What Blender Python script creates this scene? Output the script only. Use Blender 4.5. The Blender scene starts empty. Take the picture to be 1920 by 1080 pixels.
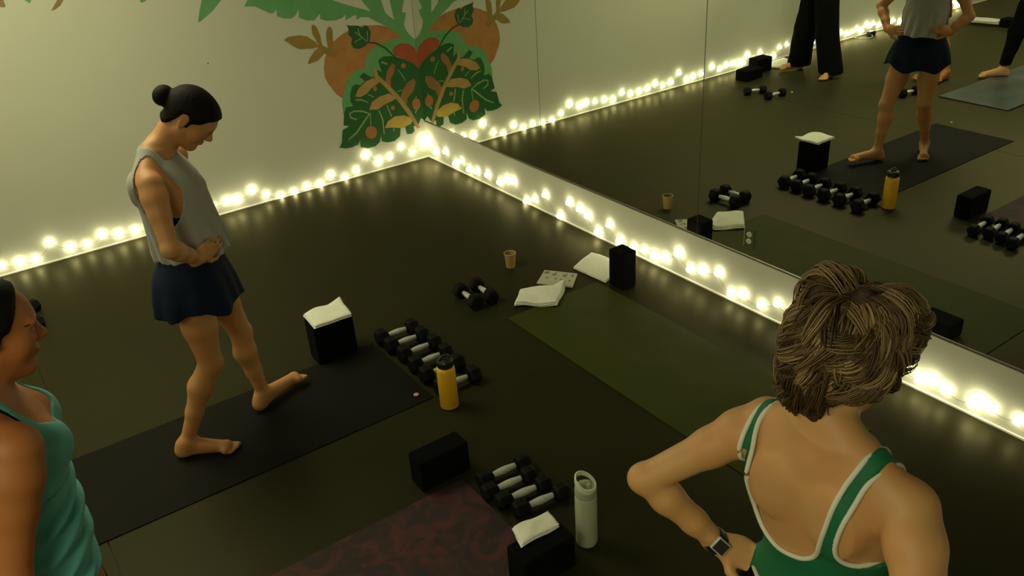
import bpy, bmesh, math, random
import numpy as np
from mathutils import Vector, Matrix
from mathutils.geometry import tessellate_polygon

scene = bpy.context.scene
COL = scene.collection
random.seed(7)
rng = np.random.default_rng(7)
CAM_POS=[6.2744,-3.3885,2.45]
CAM_R=[0.577717,0.81402,-0.060128]
CAM_U=[-0.354407,0.316519,0.879893]
CAM_F=[-0.735282,0.487019,-0.471353]
CAM_PX=1602.7
BULBS_LEFT=[[-0.038,0.128],[-0.058,0.171],[-0.159,0.082],[-0.258,0.154],[-0.373,0.098],[-0.481,0.084],[-0.587,0.167],[-0.692,0.059],[-0.799,0.023],[-0.919,0.078],[-1.022,0.024],[-1.134,0.041],[-1.247,0.022],[-1.359,0.022],[-1.47,0.063],[-1.572,0.131],[-1.695,0.087],[-1.777,0.098],[-1.89,0.087],[-2.006,0.078],[-2.118,0.059],[-2.236,0.103],[-2.349,0.066],[-2.462,0.067],[-2.576,0.073],[-2.684,0.103],[-2.792,0.062],[-2.901,0.073],[-3.014,0.146],[-3.128,0.058],[-3.226,0.066],[-3.341,0.077],[-3.507,0.116],[-3.625,0.071],[-3.722,0.092],[-3.822,0.091],[-3.916,0.079],[-3.993,0.07],[-4.054,0.14],[-4.157,0.069],[-4.263,0.131],[-4.378,0.051],[-4.494,0.054],[-4.583,0.132],[-4.709,0.139],[-4.839,0.075],[-4.948,0.092],[-5.044,0.141],[-5.168,0.083],[-5.292,0.092],[-5.404,0.122],[-5.541,0.074],[-5.686,0.105],[-5.794,0.075],[-5.896,0.076],[-5.995,0.098],[-6.086,0.064],[-6.179,0.118],[-6.259,0.092],[-6.32,0.108],[-6.425,0.071],[-6.508,0.09],[-6.632,0.076],[-6.731,0.08],[-6.875,0.044],[-6.999,0.089],[-7.171,0.049],[-7.323,0.092],[-7.518,0.035],[-7.677,0.104],[-7.84,0.053],[-7.965,0.088],[-8.045,0.11],[-8.154,0.046],[-8.222,0.07],[-8.324,0.034]]
BULBS_RIGHT=[[0.059,0.171],[0.148,0.084],[0.313,0.125],[0.461,0.061],[0.56,0.109],[0.673,0.066],[0.785,0.078],[0.94,0.093],[1.107,0.078],[1.198,0.125],[1.29,0.138],[1.449,0.023],[1.553,0.071],[1.686,0.144],[1.853,0.035],[1.961,0.169],[2.076,0.157],[2.16,0.133],[2.263,0.049],[2.378,0.138],[2.482,0.058],[2.609,0.053],[2.708,0.07],[2.804,0.067],[2.897,0.083],[3.007,0.159],[3.107,0.089],[3.204,0.116],[3.326,0.148],[3.425,0.057],[3.509,0.081],[3.642,0.069],[3.746,0.123],[3.853,0.103],[3.973,0.091],[4.084,0.116],[4.196,0.099],[4.299,0.116],[4.405,0.091],[4.503,0.094],[4.583,0.069],[4.638,0.092],[4.711,0.075],[4.837,0.073],[4.863,0.102],[4.918,0.086],[5.033,0.089]]
MURAL={'orange_fruit':[[[-0.83,0.916],[-0.807,0.994],[-0.769,1.06],[-0.711,1.11],[-0.633,1.149],[-0.566,1.17],[-0.454,1.184],[-0.308,1.164],[-0.205,1.122],[-0.108,1.052],[-0.058,0.941],[-0.124,0.824],[-0.286,0.725],[-0.446,0.627],[-0.641,0.603],[-0.722,0.672],[-0.762,0.711],[-0.811,0.796],[-0.832,0.855]]],'mint_leaf':[[[0.025,0.97],[-0.086,1.031],[-0.167,1.045],[-0.315,1.02],[-0.414,0.992],[-0.466,0.931],[-0.487,0.859],[-0.577,0.851],[-0.645,0.805],[-0.691,0.721],[-0.723,0.643],[-0.727,0.535],[-0.616,0.466],[-0.365,0.522],[-0.274,0.809],[-0.192,0.871],[0.024,0.884]],[[-1.346,1.462],[-1.269,1.451],[-1.209,1.412],[-1.166,1.386],[-1.145,1.387],[-1.116,1.409],[-1.122,1.361],[-1.081,1.339],[-1.021,1.326],[-0.989,1.34],[-0.948,1.379],[-0.959,1.324],[-0.9,1.295],[-0.842,1.286],[-0.786,1.331],[-0.794,1.29],[-0.746,1.267],[-0.676,1.259],[-0.622,1.267],[-0.582,1.288],[-0.589,1.246],[-0.532,1.268],[-0.495,1.27],[-0.501,1.235],[-0.462,1.249],[-0.399,1.239],[-0.336,1.197],[-0.254,1.143],[-0.163,1.078],[-0.078,0.979],[-0.015,0.968],[-0.072,1.029],[-0.157,1.119],[-0.254,1.208],[-0.37,1.279],[-0.52,1.338],[-0.665,1.402],[-0.797,1.509],[-0.908,1.591],[-1.144,1.63],[-1.28,1.547]],[[-0.455,1.407],[-0.419,1.346],[-0.37,1.279],[-0.254,1.208],[-0.157,1.119],[-0.088,1.015],[-0.009,0.941],[0.008,0.955],[-0.046,1.033],[-0.124,1.113],[-0.177,1.18],[-0.248,1.248],[-0.271,1.348],[-0.305,1.55],[-0.388,1.599]],[[-0.2,1.386],[-0.19,1.288],[-0.177,1.18],[-0.119,1.079],[-0.053,0.983],[0.021,0.936],[0.009,0.998],[-0.019,1.011],[-0.055,1.043],[-0.083,1.09],[-0.097,1.134],[-0.065,1.22],[-0.102,1.234],[-0.071,1.319],[-0.021,1.473],[-0.066,1.597],[-0.16,1.531]],[[-1.689,1.414],[-1.662,1.481],[-1.632,1.548],[-1.587,1.629],[-1.474,1.632],[-1.481,1.547],[-1.575,1.468],[-1.653,1.423],[-1.679,1.409]],[[-2.713,1.719],[-2.682,1.683],[-2.668,1.7],[-2.66,1.737],[-2.693,1.748]],[[-2.035,1.621],[-2.03,1.589],[-2.0,1.595],[-1.978,1.616],[-2.022,1.646]]],'red_fruit':[[[-0.229,0.951],[-0.19,0.986],[-0.14,0.994],[-0.078,0.979],[-0.02,0.935],[-0.001,0.845],[0.009,0.768],[-0.051,0.81],[-0.142,0.871],[-0.211,0.909]]],'gold_leaf':[[[-1.103,1.185],[-1.066,1.202],[-0.982,1.2],[-0.922,1.182],[-0.858,1.127],[-0.847,1.09],[-0.896,1.086],[-1.001,1.101],[-1.046,1.133],[-1.074,1.161]],[[-0.87,1.251],[-0.852,1.256],[-0.831,1.229],[-0.816,1.168],[-0.816,1.116],[-0.802,1.073],[-0.842,1.093],[-0.855,1.143],[-0.876,1.197]],[[-0.765,1.179],[-0.745,1.219],[-0.719,1.219],[-0.711,1.186],[-0.725,1.08],[-0.743,1.031],[-0.769,1.06],[-0.77,1.128]],[[-0.95,0.98],[-0.931,1.016],[-0.878,1.067],[-0.83,1.087],[-0.792,1.052],[-0.824,1.021],[-0.865,0.992]],[[-0.861,1.108],[-0.803,1.09],[-0.756,1.057],[-0.689,1.029],[-0.732,0.988],[-0.789,1.023],[-0.836,1.055]]],'brown_leaf':[[[-2.574,1.621],[-2.554,1.644],[-2.522,1.679],[-2.485,1.722],[-2.45,1.733],[-2.489,1.674],[-2.516,1.645],[-2.55,1.627]],[[-2.857,1.69],[-2.824,1.682],[-2.816,1.687],[-2.817,1.722],[-2.82,1.769],[-2.859,1.74]]],'monstera_leaf':[[[-0.362,0.899],[-0.316,0.92],[-0.244,0.911],[-0.147,0.872],[-0.05,0.815],[-0.002,0.762],[0.001,0.623],[-0.0,0.488],[-0.006,0.323],[-0.038,0.354],[-0.065,0.309],[-0.118,0.298],[-0.114,0.255],[-0.147,0.239],[-0.187,0.249],[-0.194,0.311],[-0.24,0.312],[-0.254,0.246],[-0.309,0.217],[-0.374,0.219],[-0.426,0.241],[-0.428,0.297],[-0.446,0.241],[-0.49,0.215],[-0.559,0.214],[-0.623,0.239],[-0.618,0.301],[-0.643,0.267],[-0.697,0.257],[-0.754,0.262],[-0.808,0.28],[-0.778,0.317],[-0.757,0.415],[-0.692,0.435],[-0.741,0.451],[-0.721,0.543],[-0.695,0.589],[-0.634,0.585],[-0.651,0.623],[-0.646,0.682],[-0.618,0.74],[-0.584,0.751],[-0.549,0.735],[-0.502,0.76],[-0.543,0.802],[-0.506,0.829],[-0.442,0.778],[-0.393,0.785],[-0.391,0.832],[-0.343,0.801],[-0.355,0.851]]],'small_dark_leaf':[[[-0.591,1.21],[-0.565,1.202],[-0.49,1.189],[-0.466,1.165],[-0.435,1.185],[-0.41,1.168],[-0.394,1.125],[-0.412,1.066],[-0.429,1.049],[-0.46,1.029],[-0.518,1.015],[-0.561,1.031],[-0.574,1.066],[-0.559,1.104],[-0.585,1.137],[-0.577,1.184]]],'tan_leaf':[[[-0.604,0.656],[-0.572,0.71],[-0.498,0.755],[-0.429,0.771],[-0.357,0.735],[-0.404,0.714],[-0.455,0.694],[-0.504,0.657],[-0.563,0.643]],[[-0.501,0.525],[-0.467,0.584],[-0.395,0.612],[-0.306,0.62],[-0.244,0.567],[-0.296,0.551],[-0.362,0.539],[-0.425,0.512]]],'yellow_leaf':[[[-0.386,0.346],[-0.348,0.397],[-0.28,0.422],[-0.195,0.412],[-0.11,0.361],[-0.14,0.326],[-0.225,0.309],[-0.322,0.336]]],'rust_leaf':[[[-0.326,0.72],[-0.299,0.801],[-0.248,0.852],[-0.221,0.838],[-0.228,0.788],[-0.27,0.735],[-0.287,0.647],[-0.309,0.664]],[[-0.218,0.543],[-0.182,0.616],[-0.124,0.675],[-0.061,0.694],[-0.051,0.656],[-0.079,0.595],[-0.141,0.55],[-0.166,0.478],[-0.194,0.493]]],'tan_stem':[[[-0.416,0.852],[-0.416,0.772],[-0.344,0.69],[-0.25,0.565],[-0.169,0.432],[-0.083,0.268],[-0.056,0.277],[-0.133,0.445],[-0.217,0.582],[-0.314,0.708],[-0.382,0.784],[-0.388,0.851]]],'dark_stem':[[[-0.439,1.05],[-0.364,1.027],[-0.292,0.978],[-0.2,0.878],[-0.191,0.884],[-0.282,0.987],[-0.357,1.038],[-0.436,1.059]]],'leaf_vein':[[[-0.434,1.06],[-0.489,1.12],[-0.526,1.15],[-0.531,1.145],[-0.495,1.114],[-0.439,1.056]],[[-0.489,1.117],[-0.494,1.171],[-0.501,1.17],[-0.496,1.117]],[[-0.469,1.099],[-0.547,1.076],[-0.544,1.07],[-0.467,1.094]],[[-0.427,1.065],[-0.421,1.138],[-0.428,1.138],[-0.434,1.066]],[[-0.205,0.794],[-0.177,0.754],[-0.145,0.691],[-0.139,0.693],[-0.169,0.757],[-0.199,0.797]],[[-0.567,0.531],[-0.631,0.551],[-0.681,0.537],[-0.673,0.492],[-0.622,0.467],[-0.617,0.476],[-0.663,0.5],[-0.67,0.529],[-0.631,0.538],[-0.569,0.522]],[[-0.632,0.54],[-0.569,0.524],[-0.508,0.491],[-0.503,0.499],[-0.565,0.536],[-0.631,0.549]],[[-0.499,0.501],[-0.539,0.471],[-0.646,0.371],[-0.722,0.33],[-0.717,0.321],[-0.637,0.36],[-0.529,0.461],[-0.492,0.493]],[[-0.5,0.489],[-0.51,0.397],[-0.502,0.396],[-0.493,0.488]],[[-0.422,0.501],[-0.401,0.425],[-0.403,0.299],[-0.392,0.298],[-0.387,0.425],[-0.412,0.503]],[[-0.344,0.529],[-0.315,0.423],[-0.304,0.425],[-0.334,0.53]],[[-0.308,0.328],[-0.312,0.301],[-0.302,0.299],[-0.299,0.326]],[[-0.609,0.626],[-0.555,0.613],[-0.503,0.582],[-0.498,0.59],[-0.551,0.625],[-0.607,0.636]],[[-0.493,0.646],[-0.445,0.615],[-0.441,0.621],[-0.489,0.653]],[[-0.344,0.876],[-0.29,0.849],[-0.283,0.86],[-0.337,0.887]],[[-0.231,0.614],[-0.18,0.622],[-0.182,0.628],[-0.233,0.621]],[[-0.084,0.403],[-0.064,0.431],[-0.074,0.438],[-0.093,0.41]],[[-0.065,0.519],[-0.056,0.545],[-0.064,0.547],[-0.072,0.522]]],'orange_berry':[[[-0.46,0.327],[-0.468,0.305],[-0.486,0.29],[-0.508,0.285],[-0.531,0.291],[-0.551,0.306],[-0.562,0.328],[-0.564,0.352],[-0.555,0.373],[-0.538,0.388],[-0.516,0.393],[-0.492,0.388],[-0.473,0.373],[-0.461,0.351]],[[-0.029,0.471],[-0.035,0.451],[-0.049,0.436],[-0.066,0.43],[-0.084,0.434],[-0.099,0.447],[-0.107,0.467],[-0.109,0.489],[-0.102,0.509],[-0.089,0.523],[-0.071,0.529],[-0.054,0.525],[-0.039,0.513],[-0.03,0.493]],[[-0.27,0.492],[-0.275,0.481],[-0.286,0.476],[-0.298,0.479],[-0.306,0.488],[-0.308,0.5],[-0.303,0.511],[-0.292,0.516],[-0.281,0.513],[-0.272,0.504]],[[-0.406,0.68],[-0.411,0.669],[-0.422,0.664],[-0.433,0.667],[-0.441,0.676],[-0.443,0.688],[-0.438,0.698],[-0.428,0.703],[-0.416,0.701],[-0.408,0.692]],[[-0.121,0.811],[-0.127,0.799],[-0.14,0.794],[-0.155,0.796],[-0.166,0.806],[-0.169,0.82],[-0.163,0.831],[-0.15,0.837],[-0.135,0.834],[-0.124,0.824]]],'nail_hole':[[[-1.68,1.121],[-1.683,1.113],[-1.688,1.111],[-1.691,1.115],[-1.691,1.123],[-1.687,1.13],[-1.683,1.133],[-1.679,1.129]]]}

# ------------------------------------------------------------ camera
cam_data = bpy.data.cameras.new('camera')
cam_data.sensor_width = 36.0
cam_data.lens = CAM_PX / 1920 * 36.0
cam_data.clip_start = 0.02
cam = bpy.data.objects.new('camera', cam_data)
COL.objects.link(cam)
cam.matrix_world = Matrix(((CAM_R[0], CAM_U[0], -CAM_F[0], CAM_POS[0]),
                           (CAM_R[1], CAM_U[1], -CAM_F[1], CAM_POS[1]),
                           (CAM_R[2], CAM_U[2], -CAM_F[2], CAM_POS[2]),
                           (0, 0, 0, 1)))
scene.camera = cam
# ------------------------------------------------------------ world, lights, exposure
ROOM_X, ROOM_Y, ROOM_Z = 8.6, -9.3, 3.0
scene.view_settings.view_transform = 'Standard'
scene.view_settings.look = 'None'
scene.view_settings.exposure = 0.0
scene.view_settings.gamma = 1.0
scene.view_settings.use_curve_mapping = False
world = bpy.data.worlds.new('world')
scene.world = world
world.use_nodes = True
world.node_tree.nodes['Background'].inputs[0].default_value = (0.9, 1.0, 0.6, 1)
world.node_tree.nodes['Background'].inputs[1].default_value = 0.0

def area(name, loc, size, power, col, sy=None):
    d = bpy.data.lights.new(name, 'AREA')
    d.shape = 'RECTANGLE'
    d.size = size
    d.size_y = sy or size
    d.energy = power
    d.color = col
    o = bpy.data.objects.new(name, d)
    COL.objects.link(o)
    o.location = loc
    return o
LIGHT_COL = (1.0, 0.965, 0.60)
area('ceiling_lamp', (1.7, -3.1, 2.93), 1.6, 58, LIGHT_COL)
area('ceiling_lamp', (2.2, -6.6, 2.93), 1.6, 50, LIGHT_COL)
area('ceiling_lamp', (6.3, -5.0, 2.93), 1.6, 64, LIGHT_COL)
BULB_STRENGTH = 18.0
BULB_COL = (1.0, 0.925, 0.60)

# ------------------------------------------------------------ materials
def mat(name, col, rough=0.6, metal=0.0, noise=None, bump=None, sss=0.0, spec=0.5, sheen=0.0):
    m = bpy.data.materials.new(name)
    m.use_nodes = True
    nt = m.node_tree
    b = nt.nodes['Principled BSDF']
    b.inputs['Base Color'].default_value = (*col, 1)
    b.inputs['Roughness'].default_value = rough
    b.inputs['Metallic'].default_value = metal
    b.inputs['Specular IOR Level'].default_value = spec
    if sheen:
        b.inputs['Sheen Weight'].default_value = sheen
    if sss:
        b.inputs['Subsurface Weight'].default_value = sss
        b.inputs['Subsurface Radius'].default_value = (0.02, 0.008, 0.004)
        b.inputs['Subsurface Scale'].default_value = 0.5
    tc = nt.nodes.new('ShaderNodeTexCoord')
    if noise:
        sc, col2, amt = noise
        n = nt.nodes.new('ShaderNodeTexNoise')
        n.inputs['Scale'].default_value = sc
        n.inputs['Detail'].default_value = 4
        nt.links.new(tc.outputs['Object'], n.inputs['Vector'])
        r = nt.nodes.new('ShaderNodeMapRange')
        r.inputs['From Min'].default_value = 0.35
        r.inputs['From Max'].default_value = 0.68
        r.inputs['To Max'].default_value = amt
        nt.links.new(n.outputs['Fac'], r.inputs['Value'])
        mx = nt.nodes.new('ShaderNodeMix')
        mx.data_type = 'RGBA'
        mx.inputs[6].default_value = (*col, 1)
        mx.inputs[7].default_value = (*col2, 1)
        nt.links.new(r.outputs['Result'], mx.inputs[0])
        nt.links.new(mx.outputs[2], b.inputs['Base Color'])
    if bump:
        sc, st, dist = bump
        n = nt.nodes.new('ShaderNodeTexNoise')
        n.inputs['Scale'].default_value = sc
        n.inputs['Detail'].default_value = 3
        nt.links.new(tc.outputs['Object'], n.inputs['Vector'])
        bp = nt.nodes.new('ShaderNodeBump')
        bp.inputs['Strength'].default_value = st
        bp.inputs['Distance'].default_value = dist
        nt.links.new(n.outputs['Fac'], bp.inputs['Height'])
        nt.links.new(bp.outputs['Normal'], b.inputs['Normal'])
    return m

def emission(name, col, strength):
    m = bpy.data.materials.new(name)
    m.use_nodes = True
    nt = m.node_tree
    nt.nodes.clear()
    e = nt.nodes.new('ShaderNodeEmission')
    e.inputs[0].default_value = (*col, 1)
    e.inputs[1].default_value = strength
    o = nt.nodes.new('ShaderNodeOutputMaterial')
    nt.links.new(e.outputs[0], o.inputs[0])
    return m

M = dict(
    wall=mat('wall_paint', (0.60, 0.60, 0.47), 0.85, noise=(1.3, (0.57, 0.575, 0.44), 0.6), bump=(60, 0.08, 0.002)),
    ceiling=mat('ceiling_paint', (0.55, 0.55, 0.45), 0.9, noise=(2.0, (0.5, 0.5, 0.42), 0.5)),
    floor=mat('rubber_floor', (0.0195, 0.0186, 0.0080), 0.58, noise=(2.2, (0.0160, 0.0164, 0.0068), 0.8), bump=(160, 0.25, 0.002), spec=0.38),
    trim=mat('white_trim', (0.80, 0.78, 0.66), 0.4, noise=(9, (0.74, 0.72, 0.6), 0.5)),
    mirror=mat('mirror_glass', (0.84, 0.87, 0.80), 0.0, 1.0),
    mirror_edge=mat('mirror_edge', (0.05, 0.06, 0.045), 0.3),
    channel=mat('metal_channel', (0.32, 0.29, 0.22), 0.35, 0.8, noise=(20, (0.25, 0.22, 0.17), 0.5)),
    skin=mat('skin', (0.60, 0.33, 0.13), 0.55, noise=(9, (0.62, 0.28, 0.105), 0.7), bump=(120, 0.05, 0.001), sss=0.12),
    skin_tan=mat('tanned_skin', (0.42, 0.155, 0.040), 0.55, noise=(9, (0.44, 0.135, 0.035), 0.7), bump=(120, 0.05, 0.001), sss=0.12),
    skin_warm=mat('warm_skin', (0.52, 0.255, 0.092), 0.55, noise=(9, (0.54, 0.22, 0.075), 0.7), bump=(120, 0.05, 0.001), sss=0.12),
    lips=mat('lips', (0.42, 0.14, 0.09), 0.45),
    eye=mat('eye_white', (0.75, 0.70, 0.62), 0.2),
    iris=mat('iris', (0.04, 0.022, 0.012), 0.15),
    brow=mat('dark_brow', (0.015, 0.01, 0.007), 0.7, noise=(90, (0.03, 0.02, 0.01), 0.5)),
    dark_hair=mat('dark_hair', (0.003, 0.002, 0.0015), 0.7, noise=(60, (0.008, 0.005, 0.003), 0.8), bump=(90, 0.5, 0.003), spec=0.15),
    grey_knit=mat('grey_knit', (0.34, 0.33, 0.29), 0.9, noise=(14, (0.30, 0.295, 0.26), 0.6), bump=(220, 0.2, 0.002), sheen=0.2),
    navy=mat('navy_fabric', (0.003, 0.010, 0.030), 0.8, noise=(18, (0.002, 0.006, 0.020), 0.7), bump=(25, 0.3, 0.006), spec=0.2),
    black_fabric=mat('black_fabric', (0.003, 0.003, 0.003), 0.85, noise=(20, (0.005, 0.005, 0.004), 0.5), bump=(24, 0.3, 0.006), spec=0.08),
    teal=mat('teal_knit', (0.11, 0.42, 0.40), 0.75, noise=(12, (0.09, 0.37, 0.35), 0.6), bump=(90, 0.2, 0.003), sheen=0.1),
    green=mat('green_jersey', (0.006, 0.15, 0.060), 0.7, noise=(10, (0.005, 0.125, 0.05), 0.5), bump=(180, 0.15, 0.002)),
    piping=mat('white_piping', (0.72, 0.72, 0.60), 0.7, bump=(150, 0.2, 0.002)),
    foam=mat('black_foam', (0.0015, 0.0015, 0.0015), 0.9, noise=(30, (0.003, 0.003, 0.003), 0.6), bump=(120, 0.3, 0.002), spec=0.1),
    rubber=mat('black_rubber', (0.0025, 0.0025, 0.0022), 0.65, noise=(40, (0.005, 0.005, 0.0045), 0.6), bump=(140, 0.25, 0.001), spec=0.15),
    chrome=mat('brushed_steel', (0.62, 0.62, 0.56), 0.42, 0.35, noise=(60, (0.45, 0.45, 0.40), 0.7)),
    towel=mat('white_terry', (0.80, 0.79, 0.66), 0.95, noise=(30, (0.74, 0.73, 0.60), 0.5), bump=(260, 0.6, 0.004), sheen=0.2),
    yellow=mat('yellow_enamel', (0.78, 0.42, 0.018), 0.42, noise=(12, (0.72, 0.38, 0.015), 0.5)),
    bottle_white=mat('offwhite_steel', (0.42, 0.43, 0.30), 0.38, noise=(8, (0.38, 0.39, 0.27), 0.5)),
    bottle_lid=mat('offwhite_lid', (0.34, 0.37, 0.26), 0.45, noise=(12, (0.30, 0.33, 0.23), 0.5)),
    cup=mat('kraft_paper', (0.32, 0.21, 0.065), 0.8, noise=(25, (0.28, 0.185, 0.055), 0.6)),
    cup_inner=mat('cup_inside', (0.12, 0.08, 0.03), 0.7),
    black_mat=mat('black_yoga_mat', (0.0058, 0.0050, 0.0024), 0.75, noise=(5, (0.0042, 0.0038, 0.0018), 0.7), bump=(190, 0.3, 0.002), spec=0.15),
    green_mat=mat('olive_yoga_mat', (0.044, 0.050, 0.0085), 0.65, noise=(3.5, (0.034, 0.043, 0.0070), 0.8), bump=(190, 0.3, 0.002), spec=0.15),
    blue_mat=mat('blue_grey_yoga_mat', (0.055, 0.070, 0.068), 0.35, noise=(3.0, (0.10, 0.12, 0.11), 0.8), bump=(120, 0.3, 0.002)),
    card=mat('printed_card', (0.44, 0.44, 0.33), 0.7, noise=(9, (0.40, 0.40, 0.30), 0.5)),
    card_print=mat('card_print', (0.18, 0.18, 0.12), 0.7, noise=(30, (0.12, 0.12, 0.08), 0.5)),
    outlet=mat('outlet_face', (0.55, 0.58, 0.48), 0.4, noise=(30, (0.5, 0.52, 0.44), 0.4)),
    black_plastic=mat('black_plastic', (0.012, 0.012, 0.012), 0.35, noise=(40, (0.018, 0.018, 0.018), 0.5)),
    wire=mat('clear_wire', (0.30, 0.28, 0.17), 0.4),
    bulb=emission('bulb_glow', BULB_COL, BULB_STRENGTH),
    pink=mat('pink_plastic', (0.60, 0.28, 0.28), 0.5),
    maroon=mat('maroon_fabric', (0.10, 0.012, 0.014), 0.8, noise=(18, (0.08, 0.01, 0.012), 0.5)),
)
for k_ in ('floor', 'green_mat'):
    M[k_].node_tree.nodes['Principled BSDF'].inputs['Specular Tint'].default_value = (1.0, 0.88, 0.42, 1)  # yellow light glow put into the reflection colour
def tinted_gloss(m, col, rough, gain):
    # dull rubber; gloss colour stands in for the lights' yellow glow, stronger at grazing angles
    nt = m.node_tree
    b = nt.nodes['Principled BSDF']
    out = [n for n in nt.nodes if n.type == 'OUTPUT_MATERIAL'][0]
    b.inputs['Specular IOR Level'].default_value = 0.0
    g = nt.nodes.new('ShaderNodeBsdfGlossy')
    g.inputs['Color'].default_value = (*col, 1)
    g.inputs['Roughness'].default_value = rough
    f = nt.nodes.new('ShaderNodeFresnel')
    f.inputs['IOR'].default_value = 1.33
    mu = nt.nodes.new('ShaderNodeMath')
    mu.operation = 'MULTIPLY'
    mu.inputs[1].default_value = gain
    mu.use_clamp = True
    nt.links.new(f.outputs[0], mu.inputs[0])
    mx = nt.nodes.new('ShaderNodeMixShader')
    nt.links.new(mu.outputs[0], mx.inputs[0])
    nt.links.new(b.outputs[0], mx.inputs[1])
    nt.links.new(g.outputs[0], mx.inputs[2])
    nt.links.new(mx.outputs[0], out.inputs['Surface'])
tinted_gloss(M['floor'], (1.0, 0.93, 0.60), 0.44, 0.50)
M['tattoo'] = mat('tattoo_ink', (0.06, 0.04, 0.03), 0.6)

def maroon_mat_material():
    m = mat('maroon_yoga_mat', (0.11, 0.014, 0.016), 0.75, bump=(190, 0.3, 0.002))
    nt = m.node_tree
    b = nt.nodes['Principled BSDF']
    tc = nt.nodes['Texture Coordinate']
    n = nt.nodes.new('ShaderNodeTexNoise')
    n.inputs['Scale'].default_value = 5.5
    n.inputs['Detail'].default_value = 2
    n.inputs['Distortion'].default_value = 2.5
    nt.links.new(tc.outputs['Object'], n.inputs['Vector'])
    v = nt.nodes.new('ShaderNodeTexVoronoi')
    v.inputs['Scale'].default_value = 11
    nt.links.new(n.outputs['Color'], v.inputs['Vector'])
    r = nt.nodes.new('ShaderNodeValToRGB')
    r.color_ramp.elements[0].color = (0.014, 0.005, 0.005, 1)
    r.color_ramp.elements[1].color = (0.060, 0.009, 0.010, 1)
    r.color_ramp.elements[0].position = 0.40
    r.color_ramp.elements[1].position = 0.62
    e = r.color_ramp.elements.new(0.5)
    e.color = (0.030, 0.008, 0.005, 1)
    nt.links.new(n.outputs['Fac'], r.inputs[0])
    nt.links.new(r.outputs[0], b.inputs['Base Color'])
    return m
M['maroon_mat'] = maroon_mat_material()

def hair_material():
    m = mat('tousled_hair', (0.3, 0.2, 0.1), 0.42, spec=0.4)
    nt = m.node_tree
    b = nt.nodes['Principled BSDF']
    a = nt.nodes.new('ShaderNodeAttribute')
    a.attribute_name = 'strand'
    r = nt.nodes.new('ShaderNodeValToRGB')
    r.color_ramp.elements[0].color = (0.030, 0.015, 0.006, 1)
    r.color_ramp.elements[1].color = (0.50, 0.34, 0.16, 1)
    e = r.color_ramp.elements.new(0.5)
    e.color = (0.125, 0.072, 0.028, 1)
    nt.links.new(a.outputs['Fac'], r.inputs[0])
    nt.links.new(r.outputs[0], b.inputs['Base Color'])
    return m
M['hair_blond'] = hair_material()
M['hair_base'] = mat('hair_underlayer', (0.050, 0.028, 0.011), 0.7, noise=(45, (0.025, 0.014, 0.006), 0.9), bump=(70, 0.7, 0.006))

# ------------------------------------------------------------ object helpers
def props(o, label=None, cat=None, group=None, kind=None):
    if label: o['label'] = label
    if cat: o['category'] = cat
    if group: o['group'] = group
    if kind: o['kind'] = kind
    return o

def thing(name, loc, label, cat, rz=0, group=None):
    o = bpy.data.objects.new(name, None)
    COL.objects.link(o)
    o.location = loc
    o.rotation_euler = (0, 0, rz)
    o.empty_display_size = 0.05
    return props(o, label, cat, group)

def obj_from_mesh(name, me, m, parent=None, loc=(0, 0, 0), rz=0):
    if m is not None and not me.materials:
        me.materials.append(m)
    o = bpy.data.objects.new(name, me)
    COL.objects.link(o)
    o.location = loc
    o.rotation_euler = (0, 0, rz)
    if parent is not None:
        o.parent = parent
    return o

def obj(name, bm, m, parent=None, loc=(0, 0, 0), rz=0, smooth=False):
    me = bpy.data.meshes.new(name)
    bm.to_mesh(me)
    bm.free()
    if smooth:
        me.polygons.foreach_set('use_smooth', [True] * len(me.polygons))
    return obj_from_mesh(name, me, m, parent, loc, rz)

def box_bm(lo, hi, bevel=0.0, seg=2, bm=None):
    bm = bm or bmesh.new()
    r = bmesh.ops.create_cube(bm, size=1.0)
    vs = r['verts']
    c = [(lo[i] + hi[i]) / 2 for i in range(3)]
    s = [hi[i] - lo[i] for i in range(3)]
    for v in vs:
        v.co = Vector((c[0] + v.co.x * s[0], c[1] + v.co.y * s[1], c[2] + v.co.z * s[2]))
    if bevel > 0:
        es = list({e for v in vs for e in v.link_edges})
        bmesh.ops.bevel(bm, geom=es, offset=bevel, segments=seg, profile=0.6, affect='EDGES')
    return bm

def tube_bm(pts, r, n=6, bm=None, caps=True):
    bm = bm or bmesh.new()
    pts = [Vector(p) for p in pts]
    rings = []
    up = Vector((0, 0, 1))
    for i, p in enumerate(pts):
        d = (pts[min(i + 1, len(pts) - 1)] - pts[max(i - 1, 0)]).normalized()
        a = d.cross(up)
        if a.length < 1e-3: a = d.cross(Vector((1, 0, 0)))
        a.normalize()
        b = d.cross(a)
        rr = r[i] if isinstance(r, (list, tuple)) else r
        rings.append([bm.verts.new(p + (a * math.cos(t) + b * math.sin(t)) * rr)
                      for t in [2 * math.pi * k / n for k in range(n)]])
    for i in range(len(rings) - 1):
        for k in range(n):
            bm.faces.new((rings[i][k], rings[i][(k + 1) % n], rings[i + 1][(k + 1) % n], rings[i + 1][k]))
    if caps:
        bm.faces.new(rings[0][::-1])
        bm.faces.new(rings[-1])
    bmesh.ops.recalc_face_normals(bm, faces=bm.faces)
    return bm

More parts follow.
